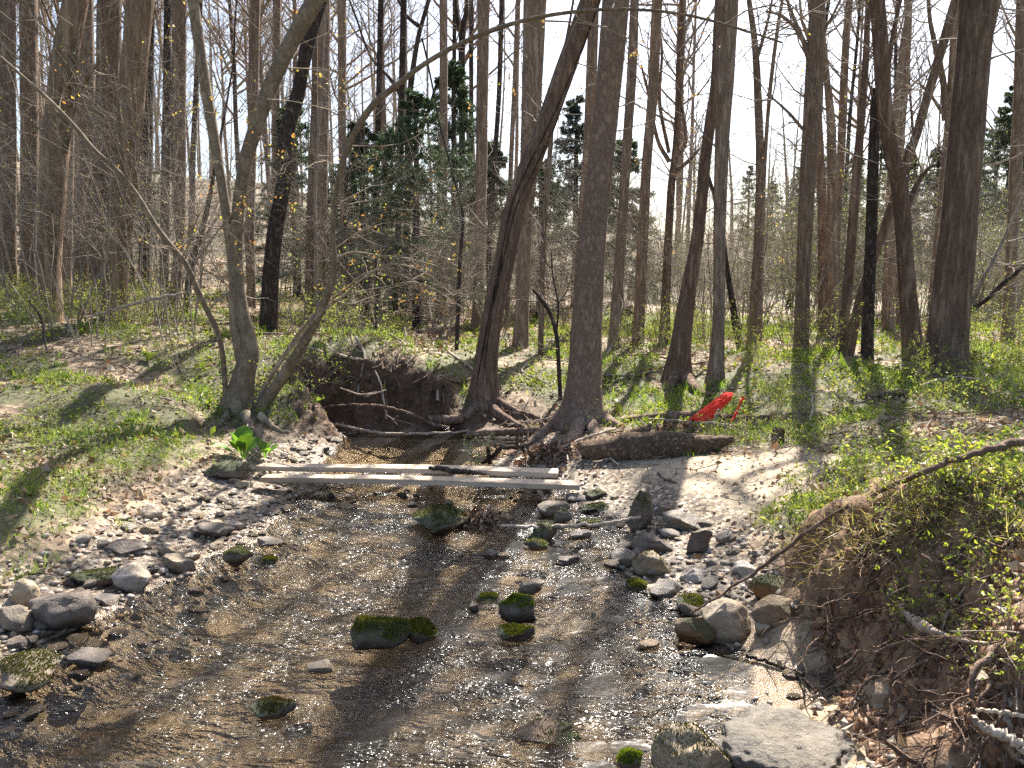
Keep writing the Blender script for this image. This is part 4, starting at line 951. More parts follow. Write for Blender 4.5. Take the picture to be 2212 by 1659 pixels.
# right bar
rock((1354,1064,1412,1152), 'rock_moss', 'upright post-like stone with mossy brown left face on the right shore', .6, 900, MOSSD, planes=14)
rock((1160,1084,1232,1122), 'rock_grey', 'humped grey stone at the water edge below the right plank ends', .7)
rock((1196,1100,1236,1134), 'rock_pale', 'pale tilted stone leaning on the humped grey stone', .6, 300, MOSSC)
rock((1226,1144,1278,1166), 'rock_pale', 'white wet flat stone below the long horizontal stick', zb=0)
rock((1240,1120,1306,1140), 'rock_moss', 'flat moss patched stone above the horizontal stick', .6, 500, MOSSC, zb=0)
rock((1362,1150,1454,1200), 'rock_dark', 'large smooth dark rounded boulder on the right bar')
rock((1364,1194,1446,1250), 'rock_tan', 'flat tan boulder in front of the dark rounded one', .8, 500, MOSSD)
rock((1330,1174,1364,1200), 'rock_grey', 'grey stone against the left of the dark rounded boulder')
rock((1316,1188,1372,1222), 'rock_dark', 'dark wet broken stone before the grey one on the right bar', zb=0)
rock((1304,1200,1366,1230), 'rock_grey', 'grey wet slab shining at the edge of the right bar', zb=0, hmul=.6)
rock((1430,1102,1524,1150), 'rock_grey', 'wide flat grey slab behind the dark rounded boulder', .8)
rock((1480,1148,1536,1202), 'rock_dark', 'brown rough clod-like stone right of the dark rounded boulder')
rock((1354,1256,1398,1280), 'rock_moss', 'little round moss cushion stone below the flat tan boulder', .8, 900, MOSSC)
rock((1264,1060,1312,1082), 'rock_moss', 'brown stone near the right plank end, farther up', .7, 300, MOSSD)
rock((1222,1070,1268,1090), 'rock_dark', 'dark stone at the waterline below the right plank end')
rock((1256,1088,1316,1112), 'rock_moss', 'low stone with yellow moss between post stone and planks', .7, 400, MOSSC)
rock((1460,1290,1530,1322), 'rock_moss', 'low mossy stone under the tip of the long fallen branch', .7, 800, MOSSC)
rock((1516,1308,1618,1398), 'rock_tan', 'big brown boulder at the water edge under the long fallen branch', .8, planes=8, lo=.6)
rock((1458,1336,1542,1394), 'rock_earth', 'rough dark stone pressed against the left of the big brown boulder', .7)
rock((1624,1296,1742,1360), 'rock_earth', 'earth-stained block at the foot of the steep right bank', .6, planes=14)
rock((1622,1256,1716,1312), 'rock_earth', 'earth-stained block with a mossy top lying on another block by the bank', .7, 500, MOSSD, planes=14)
rock((1630,1344,1674,1378), 'rock_tan', 'small warm tan stone between the big brown boulder and the bank')
rock((1580,1220,1640,1250), 'rock_pale', 'pale stone on the right bar beneath the fallen branch')
rock((1400,1258,1470,1296), 'rock_pale', 'pale block on the right bar below the flat tan boulder')
rock((1470,1232,1530,1264), 'rock_pale', 'pale low stone in the middle of the right bar')
rock((1535,1600,1835,1725), 'rock_big', 'very large pale grey boulder at the bottom edge', .8, planes=3, lo=.88, amp=.5, sub=5, zb=0, hmul=1.1)
rock((1418,1588,1570,1720), 'rock_tan', 'large tan boulder with mossy left side at the bottom edge', .8, 1500, MOSSD, sub=5, zb=0)
rock((2030,1030,2090,1062), 'rock_pale', 'white stone lying in the leaves on top of the right bank')

# cobbles: one by one, from a dozen patterns
cmesh = {}
for mk in ('rock_grey', 'rock_tan', 'rock_pale', 'rock_dark'):
    for k in range(5):
        g = np.random.default_rng(900+k+len(cmesh)*7); v, f = rock_shape(g, 3, 11, .5, .2)
        mb = MB(); mb.add(v, t=f); cmesh[mk, k] = mb.mesh('cobble', M[mk])
def inpoly(u, v, P):
    return poly_sd(np.array(u, float), np.array(v, float), np.array(P, float)) < 0
LBAR = [(0,1400),(60,1392),(150,1360),(330,1250),(440,1215),(560,1165),(640,1085),(720,1052),(690,1030),(560,1022),(440,1036),(330,1070),(250,1130),(130,1190),(0,1260)]
RBAR = [(1225,1055),(1350,1068),(1450,1085),(1560,1140),(1650,1190),(1660,1260),(1620,1320),(1500,1340),(1390,1285),(1340,1205),(1330,1150),(1240,1110)]
RIF = [(640,1100),(760,1050),(1190,1050),(1230,1090),(1000,1090),(760,1110)]
SHAL = [(0,1400),(330,1260),(480,1200),(640,1090),(700,1100),(600,1210),(420,1330),(240,1420),(60,1560),(0,1600)]
POOLS = [(600,985),(690,940),(735,950),(690,1000),(640,1005)]
FOOT = [(1690,1400),(1760,1430),(1800,1520),(1860,1640),(1760,1659),(1700,1560)]
names = {'rock_grey': 'grey', 'rock_tan': 'tan', 'rock_pale': 'pale', 'rock_dark': 'dark'}
def cobbles(poly, n, smin, smax, where, mats, seed, up=.0, flat=(.35, .62)):
    g = np.random.default_rng(seed); P = np.array(poly); done = []; k = 0
    while len(done) < n and k < n*60:
        k += 1; u = g.uniform(P[:, 0].min(), P[:, 0].max()); v = g.uniform(P[:, 1].min(), P[:, 1].max())
        if not inpoly([u], [v], poly)[0]: continue
        p = hit(u, v); s = smin*(smax/smin)**(g.random()**1.7)
        if any((p[0]-a)**2+(p[1]-b)**2 < (.75*(s+r))**2 for a, b, r in done): continue
        done.append((p[0], p[1], s)); mk = mats[g.integers(0, len(mats))]
        fz = g.uniform(*flat)
        o = link('cobble', cmesh[mk, g.integers(0, 5)], None, (p[0], p[1], p[2]+s*fz*.45+up))
        o.rotation_euler = (g.normal()*.15, g.normal()*.15, g.uniform(0, 6.28)); o.scale = (s*g.uniform(.8, 1.25), s*g.uniform(.65, 1.), s*fz)
        tag(o, f'small {names[mk]} cobble {where}', 'cobble', f'{names[mk]} cobbles {where}')
G4 = ['rock_grey', 'rock_tan', 'rock_pale', 'rock_dark']
cobbles(LBAR, 130, .016, .058, 'in the gravel bar along the left shore', ['rock_pale', 'rock_grey', 'rock_tan', 'rock_pale', 'rock_tan', 'rock_grey', 'rock_dark'], 1)
cobbles(RBAR, 84, .016, .062, 'in the gravel bar along the right shore', ['rock_pale', 'rock_grey', 'rock_tan', 'rock_pale'], 2)
cobbles(RIF, 18, .02, .05, 'breaking the riffle below the planks', ['rock_dark', 'rock_grey', 'rock_tan'], 3)
cobbles(SHAL, 26, .025, .06, 'lying wet in the left shallows', ['rock_dark', 'rock_grey', 'rock_tan'], 4, -.012)
cobbles(POOLS, 22, .025, .06, 'on the strip between maple bank and pool', ['rock_tan', 'rock_grey', 'rock_pale'], 5)
cobbles(FOOT, 9, .015, .05, 'at the foot of the steep right bank', ['rock_tan', 'rock_grey'], 6)
BANKF = [(1780,1260),(1900,1230),(2200,1300),(2200,1600),(1950,1600),(1830,1480)]
cobbles(BANKF, 16, .012, .035, 'stuck in the earth of the right bank', ['rock_tan', 'rock_grey'], 7)
def gravel():
    g = np.random.default_rng(9); n = 16000
    y = 1.4*(7.5/1.4)**g.random(n); x = g.uniform(-.75, .75, n)*y
    sd = bil(SG, x, y); z = hz(x, y); ok = (z < .2) & (sd > -.9) & (sd < 1.3) & (g.random(n) < sstep(-.45, 0, sd)*sstep(1.3, .3, sd)) & (poly_sd(x, y, SAND) > -.05) & ((poly_sd(x, y, FOOTW) > .08) | (g.random(n) < .12))
    x, y, z = x[ok], y[ok], z[ok]; v, f = ico(1); n = len(x)
    s = .006*(4.)**g.random(n); th = g.uniform(0, 6.28, n)
    ar = np.stack([s*g.uniform(.8, 1.4, n), s*g.uniform(.7, 1., n), s*g.uniform(.4, .7, n)], -1)
    q = v[None]*ar[:, None]*(1+.18*g.normal(size=(n, len(v), 1)))
    c, s_ = np.cos(th)[:, None], np.sin(th)[:, None]
    q = np.stack([q[..., 0]*c-q[..., 1]*s_, q[..., 0]*s_+q[..., 1]*c, q[..., 2]], -1)+np.stack([x, y, z+s*.2], -1)[:, None]
    t = (f[None]+(np.arange(n)*len(v))[:, None, None]).reshape(-1, 3)
    pal = np.array([(.3, .25, .2), (.4, .32, .24), (.52, .45, .38), (.15, .125, .105), (.34, .24, .16)])
    mb = MB(); mb.add(q.reshape(-1, 3), t=t, c=np.repeat(pal[g.integers(0, 5, n)]*g.uniform(.7, 1.2, (n, 1)), len(v), 0))
    m, nt, N, L = newmat('gravel'); a = nd(nt, 'ShaderNodeAttribute', attribute_name='col')
    ge = nd(nt, 'ShaderNodeNewGeometry'); sx = nd(nt, 'ShaderNodeSeparateXYZ'); L.new(ge.outputs['Position'], sx.inputs[0])
    wl = maprange(nt, sx.outputs['Z'], -.005, .025)
    finish(nt, mix(nt, wl, mix(nt, 1., a.outputs['Color'], (.5, .47, .43), 'MULTIPLY'), a.outputs['Color']), maprange(nt, wl, 0, 1, .2, .65), None, .5)
    o = link('gravel', mb.mesh('gravel', m, True, True)); o['kind'] = 'stuff'
gravel()

# ------------------------------------------------------------------ planks
def plankmat():
    m, nt, N, L = newmat('sawn_pine')
    v = coords(nt, (.5, 9, 9)); n1 = noise(nt, v, 6, 5, .6)
    wv = nd(nt, 'ShaderNodeTexWave', wave_type='BANDS', bands_direction='Y'); wv.inputs['Scale'].default_value = 1.5; wv.inputs['Distortion'].default_value = 5; wv.inputs['Detail'].default_value = 3
    L.new(v, wv.inputs['Vector'])
    c = ramp(nt, mul(nt, mul(nt, wv.outputs['Fac'], .4), mul(nt, n1, .6), 'ADD'), [(.25, (.38, .28, .185)), (.55, (.52, .41, .295)), (.8, (.62, .52, .4))])
    vo = nd(nt, 'ShaderNodeTexVoronoi'); vo.inputs['Scale'].default_value = 1.; L.new(coords(nt, (3.3, 9, 9)), vo.inputs['Vector'])
    c = mix(nt, maprange(nt, vo.outputs['Distance'], .1, .17), (.16, .09, .05), c)
    n2 = noise(nt, coords(nt, (1.5, 3, 3)), 3, 5, .7); c = mix(nt, maprange(nt, n2, .5, .72, 0, .75), c, (.2, .165, .125))
    finish(nt, c, .65, bump(nt, n1, .3, .004), .3); return m
M['plank'] = plankmat()
def plank(A, Bp, wd, th, label, seed):
    """A, Bp: ends of the near top edge"""
    A, Bp = np.array(A), np.array(Bp); ln = np.linalg.norm(Bp-A); ux = (Bp-A)/ln; uy = norm(np.cross([0, 0, 1], ux)); uz = np.cross(ux, uy)
    bm = bmesh.new(); bmesh.ops.create_cube(bm, size=1.)
    bmesh.ops.scale(bm, vec=(ln, wd, th), verts=bm.verts)
    bmesh.ops.subdivide_edges(bm, edges=[e for e in bm.edges if abs(e.verts[0].co.x-e.verts[1].co.x) > .1], cuts=14, use_grid_fill=True)
    g = np.random.default_rng(seed)
    for q in bm.verts: q.co.z += .006*math.sin(q.co.x*2.3+seed)+.004*q.co.y/wd*q.co.x
    bmesh.ops.bevel(bm, geom=[e for e in bm.edges if len(e.link_faces) == 2 and e.calc_face_angle() > .8], offset=.003, segments=2, affect='EDGES')
    me = bpy.data.meshes.new('wooden_plank'); bm.to_mesh(me); bm.free(); me.materials.append(M['plank'])
    o = link('wooden_plank', me); c = (A+Bp)/2+uy*wd/2-uz*th/2
    mt = Matrix(np.vstack([np.column_stack([ux, uy, uz, c]), [0, 0, 0, 1]]).tolist()); o.matrix_world = mt
    tag(o, label, 'plank'); return o
plank(at_z(551,1006,.15), at_z(1205,1021,.15),   .125, .036, 'pale sawn plank across the stream, the farther of the two', 1)
plank(at_z(562,1031,.135), at_z(1253,1046,.12), .115, .036, 'pale sawn plank across the stream, the nearer one reaching farther right', 2)

# ------------------------------------------------------------------ logs, sticks, the red bag
SI = [0]
def stick(name, label, pts, mat='bark_dark', cat='stick', lift=0., sides=8, ys=None, lump=.08, side=0, group=None, zs=None, absy=None, swl=(.1, .35), front=False):
    """pts (u,v,width px); points lie on the ground seen there (or at zs / between depths ys)"""
    SI[0] += 1; g = np.random.default_rng(2000+SI[0]); pts = np.array(pts, float)
    q = catmull(pts, max(12, len(pts)*6)); n = len(q)
    if ys is not None: yy = np.interp(np.linspace(0, 1, n), np.linspace(0, 1, len(ys)), ys); P = np.array([at_y(a, b, c) for (a, b), c in zip(q[:, :2], yy)])
    elif zs is not None: zz = np.interp(np.linspace(0, 1, n), np.linspace(0, 1, len(zs)), zs); P = np.array([at_z(a, b, c) for (a, b), c in zip(q[:, :2], zz)])
    elif front:
        yy = np.minimum.accumulate(hits(q[:, 0], q[:, 1])[:, 1])-.03; yy = np.convolve(np.pad(yy, 4, 'edge'), np.ones(9)/9, 'valid')-.17
        P = np.array([at_y(a, b, c) for (a, b), c in zip(q[:, :2], yy)])
    else:
        P = hits(q[:, 0], q[:, 1])
        e = np.array([P[0], P[-1]]); t = np.linspace(0, 1, n)[:, None]; P = .4*P+.6*catmull(P[np.linspace(0, n-1, 4).astype(int)], n)
        P[:, 2] = np.maximum(P[:, 2], np.maximum(hz(P[:, 0], P[:, 1]), 0))
    r = q[:, 2]*.5*pxm(q[:, 0], q[:, 1], P[:, 1]); P[:, 2] += lift+(r*.7 if (ys is None and zs is None and not front) else 0)
    P[1:-1] += g.normal(size=(n-2, 3))*np.minimum(.004, r[1:-1, None]*.35)
    base = P[0].copy(); mb = MB(); trunk_mesh(mb, P-base, r, sides, 0, SI[0], lump)
    for e_ in (0, -1):
        th = np.arange(sides)
        k = mb.v[0].reshape(n, sides, 3)[e_]; cap(mb, k.mean(0), k)
    if side:
        tm = MB(); twig_set(mb, P-base, r, g, side, swl, max(.002, float(r.mean())*.45), .15, 1, 0, up=.02, K=5)
    o = link(name, mb.mesh(name, M[mat]), None, base); return tag(o, label, cat, group)
stick('fallen_branch', 'long thin dark fallen branch slanting from the big brown boulder up over the right bank',
      [(1492,1326,4),(1560,1283,5),(1640,1228,7),(1720,1168,8),(1800,1112,8),(1870,1076,9),(1950,1040,10),(2020,1008,11),(2090,984,12),(2160,965,14),(2225,950,16)], 'bark_brown', 'branch', front=True, sides=10)
stick('twig', 'thin dark twig on the wet sand by the bank foot', [(1612,1430,6),(1660,1444,7),(1705,1458,7),(1740,1484,6),(1768,1514,5)], 'bark_dark', 'twig', lift=.01, side=3)
stick('stick', 'long horizontal stick from the leaf-catching boulder to the upright post stone', [(1085,1136,6),(1150,1138,8),(1230,1136,8),(1300,1131,7),(1345,1124,6),(1384,1116,6)], 'bark_pale', zs=[.05,.07,.1,.12,.14,.16])
stick('driftwood', 'dark splintered driftwood strip leaning on the far plank', [(926,1011,7),(960,1015,11),(1000,1019,11),(1030,1022,7),(1052,1025,4)], 'bark_wet', 'driftwood', zs=[.165,.16,.155,.15,.14], lump=.25)
stick('stick', 'pale weathered stick poking in from the bottom right corner', [(2100,1552,12),(2124,1568,14),(2170,1590,17),(2225,1622,18)], 'bark_pale', ys=[1.78,1.76,1.74,1.7])
stick('stick', 'slim pale stick above the weathered one in the bottom right corner', [(2108,1532,6),(2150,1538,7),(2225,1548,8)], 'bark_pale', ys=[1.8,1.78,1.75])
stick('root', 'knobbly pale root jutting from the steep right bank', [(1944,1306,6),(1960,1330,10),(1985,1348,20),(2010,1358,17),(2030,1368,9),(2080,1384,8),(2130,1390,6),(2170,1386,4)], 'bark_pale', 'root', ys=[2.42,2.36,2.28,2.22,2.15,2.05,1.98,1.95], lump=.2)
stick('stick', 'white curved twig along the far edge of the pool', [(725,916,5),(770,926,6),(830,936,6),(900,937,6),(980,934,5),(1010,930,4)], 'bark_pale', zs=[.1,.06,.03,.03,.04,.06])
stick('log', 'half sunken log between leaning tree and largest central tree', [(1010,937,12),(1060,934,16),(1110,933,18),(1165,930,20)], 'bark_brown', 'log', zs=[.03,.05,.07,.1])
stick('stick', 'bowed branch against the dark undercut bank', [(700,880,5),(760,875,6),(830,878,7),(890,896,7),(930,914,8),(965,924,8)], 'bark_brown', ys=[7.5,7.45,7.4,7.4,7.4,7.4])
stick('log', 'short fat log end on the undercut bank beside the leaning tree', [(925,904,14),(955,907,20),(1000,904,20)], 'bark_brown', 'log', ys=[7.5,7.5,7.5])
stick('stick', 'thin twig hanging from the undercut bank left side', [(810,800,3),(822,830,3),(830,870,3),(835,905,2)], 'bark_twig', ys=[7.5,7.45,7.4,7.4], side=3)
stick('stick', 'pale bent twig on the dark undercut bank', [(735,838,2),(770,850,3),(800,852,3),(835,842,2)], 'bark_pale', ys=[7.45,7.4,7.4,7.45], side=1)
stick('snag', 'black dead root snag on the spit left of the largest central tree', [(1040,1001,9),(1065,985,10),(1085,968,10),(1120,966,9),(1150,955,7)], 'bark_wet', 'driftwood', zs=[.05,.12,.2,.2,.22], side=5, swl=(.08, .2))
stick('driftwood', 'short black upright stub by the root snag', [(1058,1000,10),(1056,985,9),(1054,968,7)], 'bark_wet', 'driftwood', zs=[.04,.12,.2])
stick('log', 'large dark rotten log lying before the red bag', [(1268,970,42),(1300,972,56),(1350,969,66),(1400,967,69),(1460,967,65),(1510,965,52),(1550,957,30),(1585,948,12)], 'rot', 'log', ys=[5.86,5.76,5.68,5.62,5.55,5.48,5.42,5.4], sides=20, lump=.14)
stick('driftwood', 'broken bark slab sticking up from the rotten log', [(1345,944,16),(1370,936,22),(1392,928,22),(1406,918,8)], 'rot', 'driftwood', ys=[5.74,5.72,5.7,5.68], lump=.2)
stick('log', 'brown log running behind the red bag', [(1340,908,8),(1400,902,15),(1460,901,24),(1510,902,27),(1560,906,26),(1610,908,22),(1662,901,10)], 'bark_brown', 'log', ys=[6.83,6.76,6.7,6.66,6.6,6.5,6.4], sides=14, lump=.12)
stick('stick', 'long pale straight stick between the two logs', [(1400,918,4),(1470,926,6),(1530,931,7),(1580,934,6),(1612,936,3)], 'bark_pale', lift=.05)
stick('driftwood', 'pale split wood propped against the red bag', [(1553,884,5),(1546,902,7),(1538,926,6)], 'bark_pale', 'driftwood', ys=[6.3,6.28,6.26])
stick('stick', 'arched white twig rising behind the tip of the red bag', [(1550,872,3),(1552,852,3),(1560,845,3),(1570,846,2)], 'bark_pale', ys=[6.55,6.55,6.55,6.55])
stick('stick', 'forked pale sticks at the left end of the rotten log', [(1290,998,5),(1306,990,6),(1320,1000,5),(1336,1012,4)], 'bark_pale', lift=.02, side=3)
stick('stick', 'pale pair-like stick from the tree foot toward the log', [(1215,985,5),(1270,962,6),(1330,945,6)], 'bark_pale', lift=.06, side=1)
stick('stick', 'dark short stick lying on the sandy flat', [(1420,1026,4),(1438,1038,5),(1462,1046,4)], 'bark_brown', lift=.0)
stick('stick', 'slender fallen branch angled above the left bushes', [(190,686,3),(250,668,5),(330,646,6),(400,632,4),(425,620,2)], 'bark_twig', ys=[7.9,7.9,7.9,7.9,7.9], side=4)
stick('stick', 'white bent dead branch on the left bank top', [(448,672,3),(470,650,5),(500,628,6),(518,626,4),(524,640,3)], 'bark_pale', ys=[8.,8.,8.,8.,8.], side=2)
stick('stick', 'leaning dark twig on the left bank slope', [(62,650,3),(85,680,4),(95,720,4),(102,760,3)], 'bark_dark', ys=[7.2,7.1,7.,6.9])
stick('log', 'short weathered log on the ground before the tangled right group', [(1860,868,8),(1900,864,11),(1960,858,12)], 'bark_brown', 'log', lift=.02)
stick('stick', 'pale arched stick at the foot of the biggest right tree', [(1985,855,3),(2030,842,5),(2075,836,4),(2130,848,3)], 'bark_pale', lift=.08)
stick('stick', 'thin white stick standing in the right bank plants', [(1752,850,3),(1756,880,3),(1750,905,3),(1742,930,2)], 'bark_pale', ys=[6.2,6.1,6.,5.9])
stick('stump', 'small brown broken stump right of the biggest right tree', [(2112,868,26),(2114,850,22),(2116,836,14)], 'rot', 'stump', ys=[6.1,6.1,6.1], lump=.2, sides=14)
stick('stump', 'dark sawn-looking stump at the right end of the rotten log', [(1682,962,28),(1682,945,24),(1683,926,22)], 'bark_brown', 'stump', ys=[5.45,5.45,5.45], lump=.15, sides=16)
stick('stump', 'orange broken stub among bushes right of the close pair', [(1640,842,9),(1636,826,9),(1632,812,6)], 'bark_dead', 'stump', ys=[7.9,7.9,7.9], lump=.2)
# red bag: cloth sack leaning on the log
def redmat():
    m, nt, N, L = newmat('red_cloth'); n = noise(nt, coords(nt), 60, 3)
    finish(nt, ramp(nt, n, [(.3, (.78, .045, .025)), (.7, (.9, .085, .045))]), .85, bump(nt, noise(nt, coords(nt), 14, 4), .5, .02), .3, (.25, (1.1, .5, .4))); return m
M['red'] = redmat()
def red_bag():
    c = catmull([(1492,923,26),(1506,911,30),(1525,896,29),(1545,880,26),(1560,867,24),(1572,857,20),(1580,851,8)], 40)
    y = np.linspace(6.36, 6.62, 40); P = np.array([at_y(a, b, k) for (a, b), k in zip(c[:, :2], y)]); r = c[:, 2]*.5*6.7/F
    base = P[0].copy(); base[2] -= .03; root = empty('red_bag', base, 'bright red cloth bag leaning on the brown log', 'bag')
    n = 36; th = np.arange(n)*2*math.pi/n; S, T = np.meshgrid(np.linspace(0, 1, 40), th, indexing='ij')
    lob = 1+.06*np.sin(T*3+S*5)+.05*np.sin(T*7-S*9)+.08*fbm(np.stack([np.cos(T)*1.5, np.sin(T)*1.5, S*9], -1), 3, 5)-.16*np.exp(-((S-.68)/.035)**2)
    mb = MB(); tubes(mb, (P-base)[None], r[None], n, lobe=lob[None]); k = mb.v[0].reshape(40, n, 3); cap(mb, k[0].mean(0), k[0]); cap(mb, k[-1].mean(0)+[.004, 0, .004], k[-1])
    link('sack', mb.mesh('sack', M['red']), root)
    c = catmull([(1496,905,4),(1520,886,4),(1545,868,4),(1562,862,3)], 20); sb = MB(); Q = np.array([at_y(a, b, k) for (a, b), k in zip(c[:, :2], np.linspace(6.3, 6.5, 20))])
    tubes(sb, (Q-base)[None], (c[:, 2]*.5*6.7/F)[None], 6); link('seam', sb.mesh('seam', M['red']), root)
red_bag()
stick('red_strap', 'red strap standing up behind the log, right of the red bag', [(1572,921,5),(1582,906,4),(1592,890,5),(1598,874,4),(1605,858,6)], 'red', 'strap', ys=[6.42,6.46,6.5,6.52,6.55])

# loose sticks by place
def loose(poly, n, label, group, Lr, mats, seed, rr=(.003, .008), lift=.01):
    g = np.random.default_rng(seed); P = np.array(poly); k = 0; c = 0
    while c < n and k < n*40:
        k += 1; u = g.uniform(P[:, 0].min(), P[:, 0].max()); v = g.uniform(P[:, 1].min(), P[:, 1].max())
        if not inpoly([u], [v], poly)[0]: continue
        p = hit(u, v); a = g.uniform(0, 6.28); L = g.uniform(*Lr); m = 9
        d = np.array([math.cos(a), math.sin(a)]); nn = np.array([-d[1], d[0]]); t = np.linspace(-.5, .5, m)
        xy = p[:2]+t[:, None]*d*L+nn*(L*.12*np.sin(t*5+g.uniform(0, 6)))[:, None]
        z = np.maximum(hz(xy[:, 0], xy[:, 1]), 0); fit = np.polyfit(t, z, 1); z = .35*z+.65*np.maximum(np.polyval(fit, t), z-.03)
        r = g.uniform(*rr); Q = np.column_stack([xy, z+r+lift+.02*g.random()])
        mb = MB(); tubes(mb, (Q-p)[None], (r*np.linspace(1, .4, m))[None], 6)
        p1, d1, l1, q1 = spawn((Q-p)[None], (r*np.linspace(1, .4, m))[None], 2, g, .3, (.4, .8), (.2, .4)); P1, R1 = grow(p1, d1, l1, q1, 4, .1, .0, g); tubes(mb, P1, R1, 4)
        tag(link('stick', mb.mesh('stick', M[mats[g.integers(0, len(mats))]]), None, p), label, 'stick', group); c += 1
loose([(1200,950),(1640,910),(1640,955),(1380,1005),(1230,1005)], 40, 'dead stick in the driftwood jumble around the rotten log', 'sticks around the rotten log', (.15, .6), ['bark_pale', 'bark_twig', 'bark_brown'], 1)
loose([(1080,890),(1240,850),(1230,930),(1130,945)], 16, 'dead stick jammed between the leaning and the largest central tree', 'sticks between the two central trees', (.2, .7), ['bark_pale', 'bark_twig', 'bark_brown'], 2)
loose([(1340,985),(1800,975),(1780,1060),(1560,1110),(1330,1070)], 34, 'thin dry twig scattered on the sandy flat', 'twigs on the sandy flat', (.06, .25), ['bark_brown', 'bark_twig'], 3, (.0015, .004), 0)
loose([(1000,985),(1060,960),(1200,960),(1230,1005),(1100,1000)], 18, 'dark stick in the debris on the spit behind the planks', 'sticks on the debris spit', (.1, .4), ['bark_wet', 'bark_twig'], 4)
loose([(1660,930),(2200,860),(2212,960),(1800,1000)], 26, 'dry stick lying in the leaves of the right bank top', 'sticks on the right bank top', (.15, .6), ['bark_pale', 'bark_twig', 'bark_brown'], 5)
loose([(1880,1450),(2200,1300),(2212,1659),(1900,1659)], 34, 'broken stick on the crumbling right bank', 'sticks on the crumbling right bank', (.08, .4), ['bark_pale', 'bark_brown', 'bark_dead'], 6, (.002, .006))
loose([(0,700),(480,700),(480,900),(0,860)], 22, 'dry stick in the dead leaves of the left bank', 'sticks on the left bank', (.15, .6), ['bark_pale', 'bark_twig', 'bark_brown'], 7)
loose([(560,720),(1500,720),(1480,800),(1100,850),(600,780)], 34, 'dead fallen branch on the forest floor behind the pool', 'fallen branches behind the pool', (.3, 1.4), ['bark_brown', 'bark_twig', 'bark_pale'], 8, (.006, .02))

# ------------------------------------------------------------------ plants close by
def big_leaf(mb, base, az, el, L, W, droop, g, col, stalk=.35):
    nu, nv = 9, 7; s = np.linspace(0, 1, nu)
    d = np.array([math.cos(az), math.sin(az), 0]); side = np.array([-d[1], d[0], 0])
    ang = el-droop*np.clip((s-.3)/.7, 0, 1)**1.5
    px = np.concatenate([[0], np.cumsum(np.cos(ang[:-1])/(nu-1))])*L; pz = np.concatenate([[0], np.cumsum(np.sin(ang[:-1])/(nu-1))])*L
    w = W*np.where(s < stalk, .05+.05*s, np.sin(np.clip((s-stalk)/(1-stalk), 0, 1)**.75*math.pi)**.7)*.5+.002
    t = np.linspace(-1, 1, nv); ph = g.uniform(0, 6)
    v = base+px[:, None, None]*d+(t[None, :, None]*w[:, None, None])*side+np.array([0, 0, 1])*(pz[:, None]+(.35*np.abs(t)**1.4)[None]*w[:, None]*.8+.12*w[:, None]*np.sin(s*11+ph)[:, None]*t[None]**2)[..., None]
    i = np.arange(nu*nv).reshape(nu, nv); q = np.stack([i[:-1, :-1], i[:-1, 1:], i[1:, 1:], i[1:, :-1]], -1).reshape(-1, 4)
    mb.add(v.reshape(-1, 3), q=q, c=np.broadcast_to(col, (nu*nv, 3)))
def cabbage(u, v, size, n, label, seed, cat='plant', name='skunk_cabbage'):
    g = np.random.default_rng(seed); p = hit(u, v); root = empty(name, p, label, cat)
    for k in range(n):
        a = 6.28*k/n+g.uniform(-.3, .3); inner = k % 3 == 0; mb = MB()
        big_leaf(mb, np.array([math.cos(a), math.sin(a), 0])*size*.05, a, g.uniform(1.25, 1.45) if inner else g.uniform(.6, 1.15), size*g.uniform(.8, 1.1), size*g.uniform(.42, .58), g.uniform(.3, .9), g, np.array([.13, .25, .035])*g.uniform(.75, 1.35))
        link('leaf', mb.mesh('leaf', M['leaf'], True, True), root)
cabbage(526, 992, .25, 10, 'big bright green broad-leaved plant at the left end of the planks', 1)
cabbage(572, 990, .15, 6, 'small broad-leaved green plant just right of the big leafy one', 2)
cabbage(2222, 900, .15, 5, 'broad yellow-green leaves poking in at the right edge', 3)
def sprig(u, v, H, label, seed, cols=FRESH, L=.02, n=6, spread=.7, y=None, group=None, per=4):
    o = shrub('leafy_sprig', 700+seed, n, H, spread, cols, L, per, m2=4, m3=1, rr=.0025, up=.05)
    p = hit(u, v); o.location = p; o['label'] = label; o['category'] = 'plant'
    if group: o['group'] = group
    return o
sprig(1020, 1003, .26, 'feathery dark green seedling on the spit behind the planks', 1, DEEP+[(.1,.17,.05)], .018, 10, .9, per=8)
sprig(1268, 942, .3, 'fresh leafy sprig in front of the foot of the largest central tree', 2)
sprig(1302, 905, .22, 'fresh leafy sprig on the right root of the largest central tree', 3)
sprig(1150, 945, .15, 'little leafy sprig at the root tip by the pool', 4)
sprig(1375, 960, .2, 'little leafy sprig in the bark slab of the rotten log', 5)
sprig(760, 760, .9, 'bright green rounded bush on the bank behind the pool', 6, FRESH+YELLOWG, .03, 16, .7, per=5)
sprig(655, 860, .5, 'trailing green bush hanging over the bank right of the maple', 7, FRESH, .022, 14, 1.3)
sprig(700, 850, .45, 'arching leafy vine over the undercut bank', 8, FRESH, .022, 8, 1.5)
sprig(620, 900, .35, 'green sprouts beneath the leaning maple stem', 9, FRESH, .02, 10, 1.)
gs = np.random.default_rng(66)
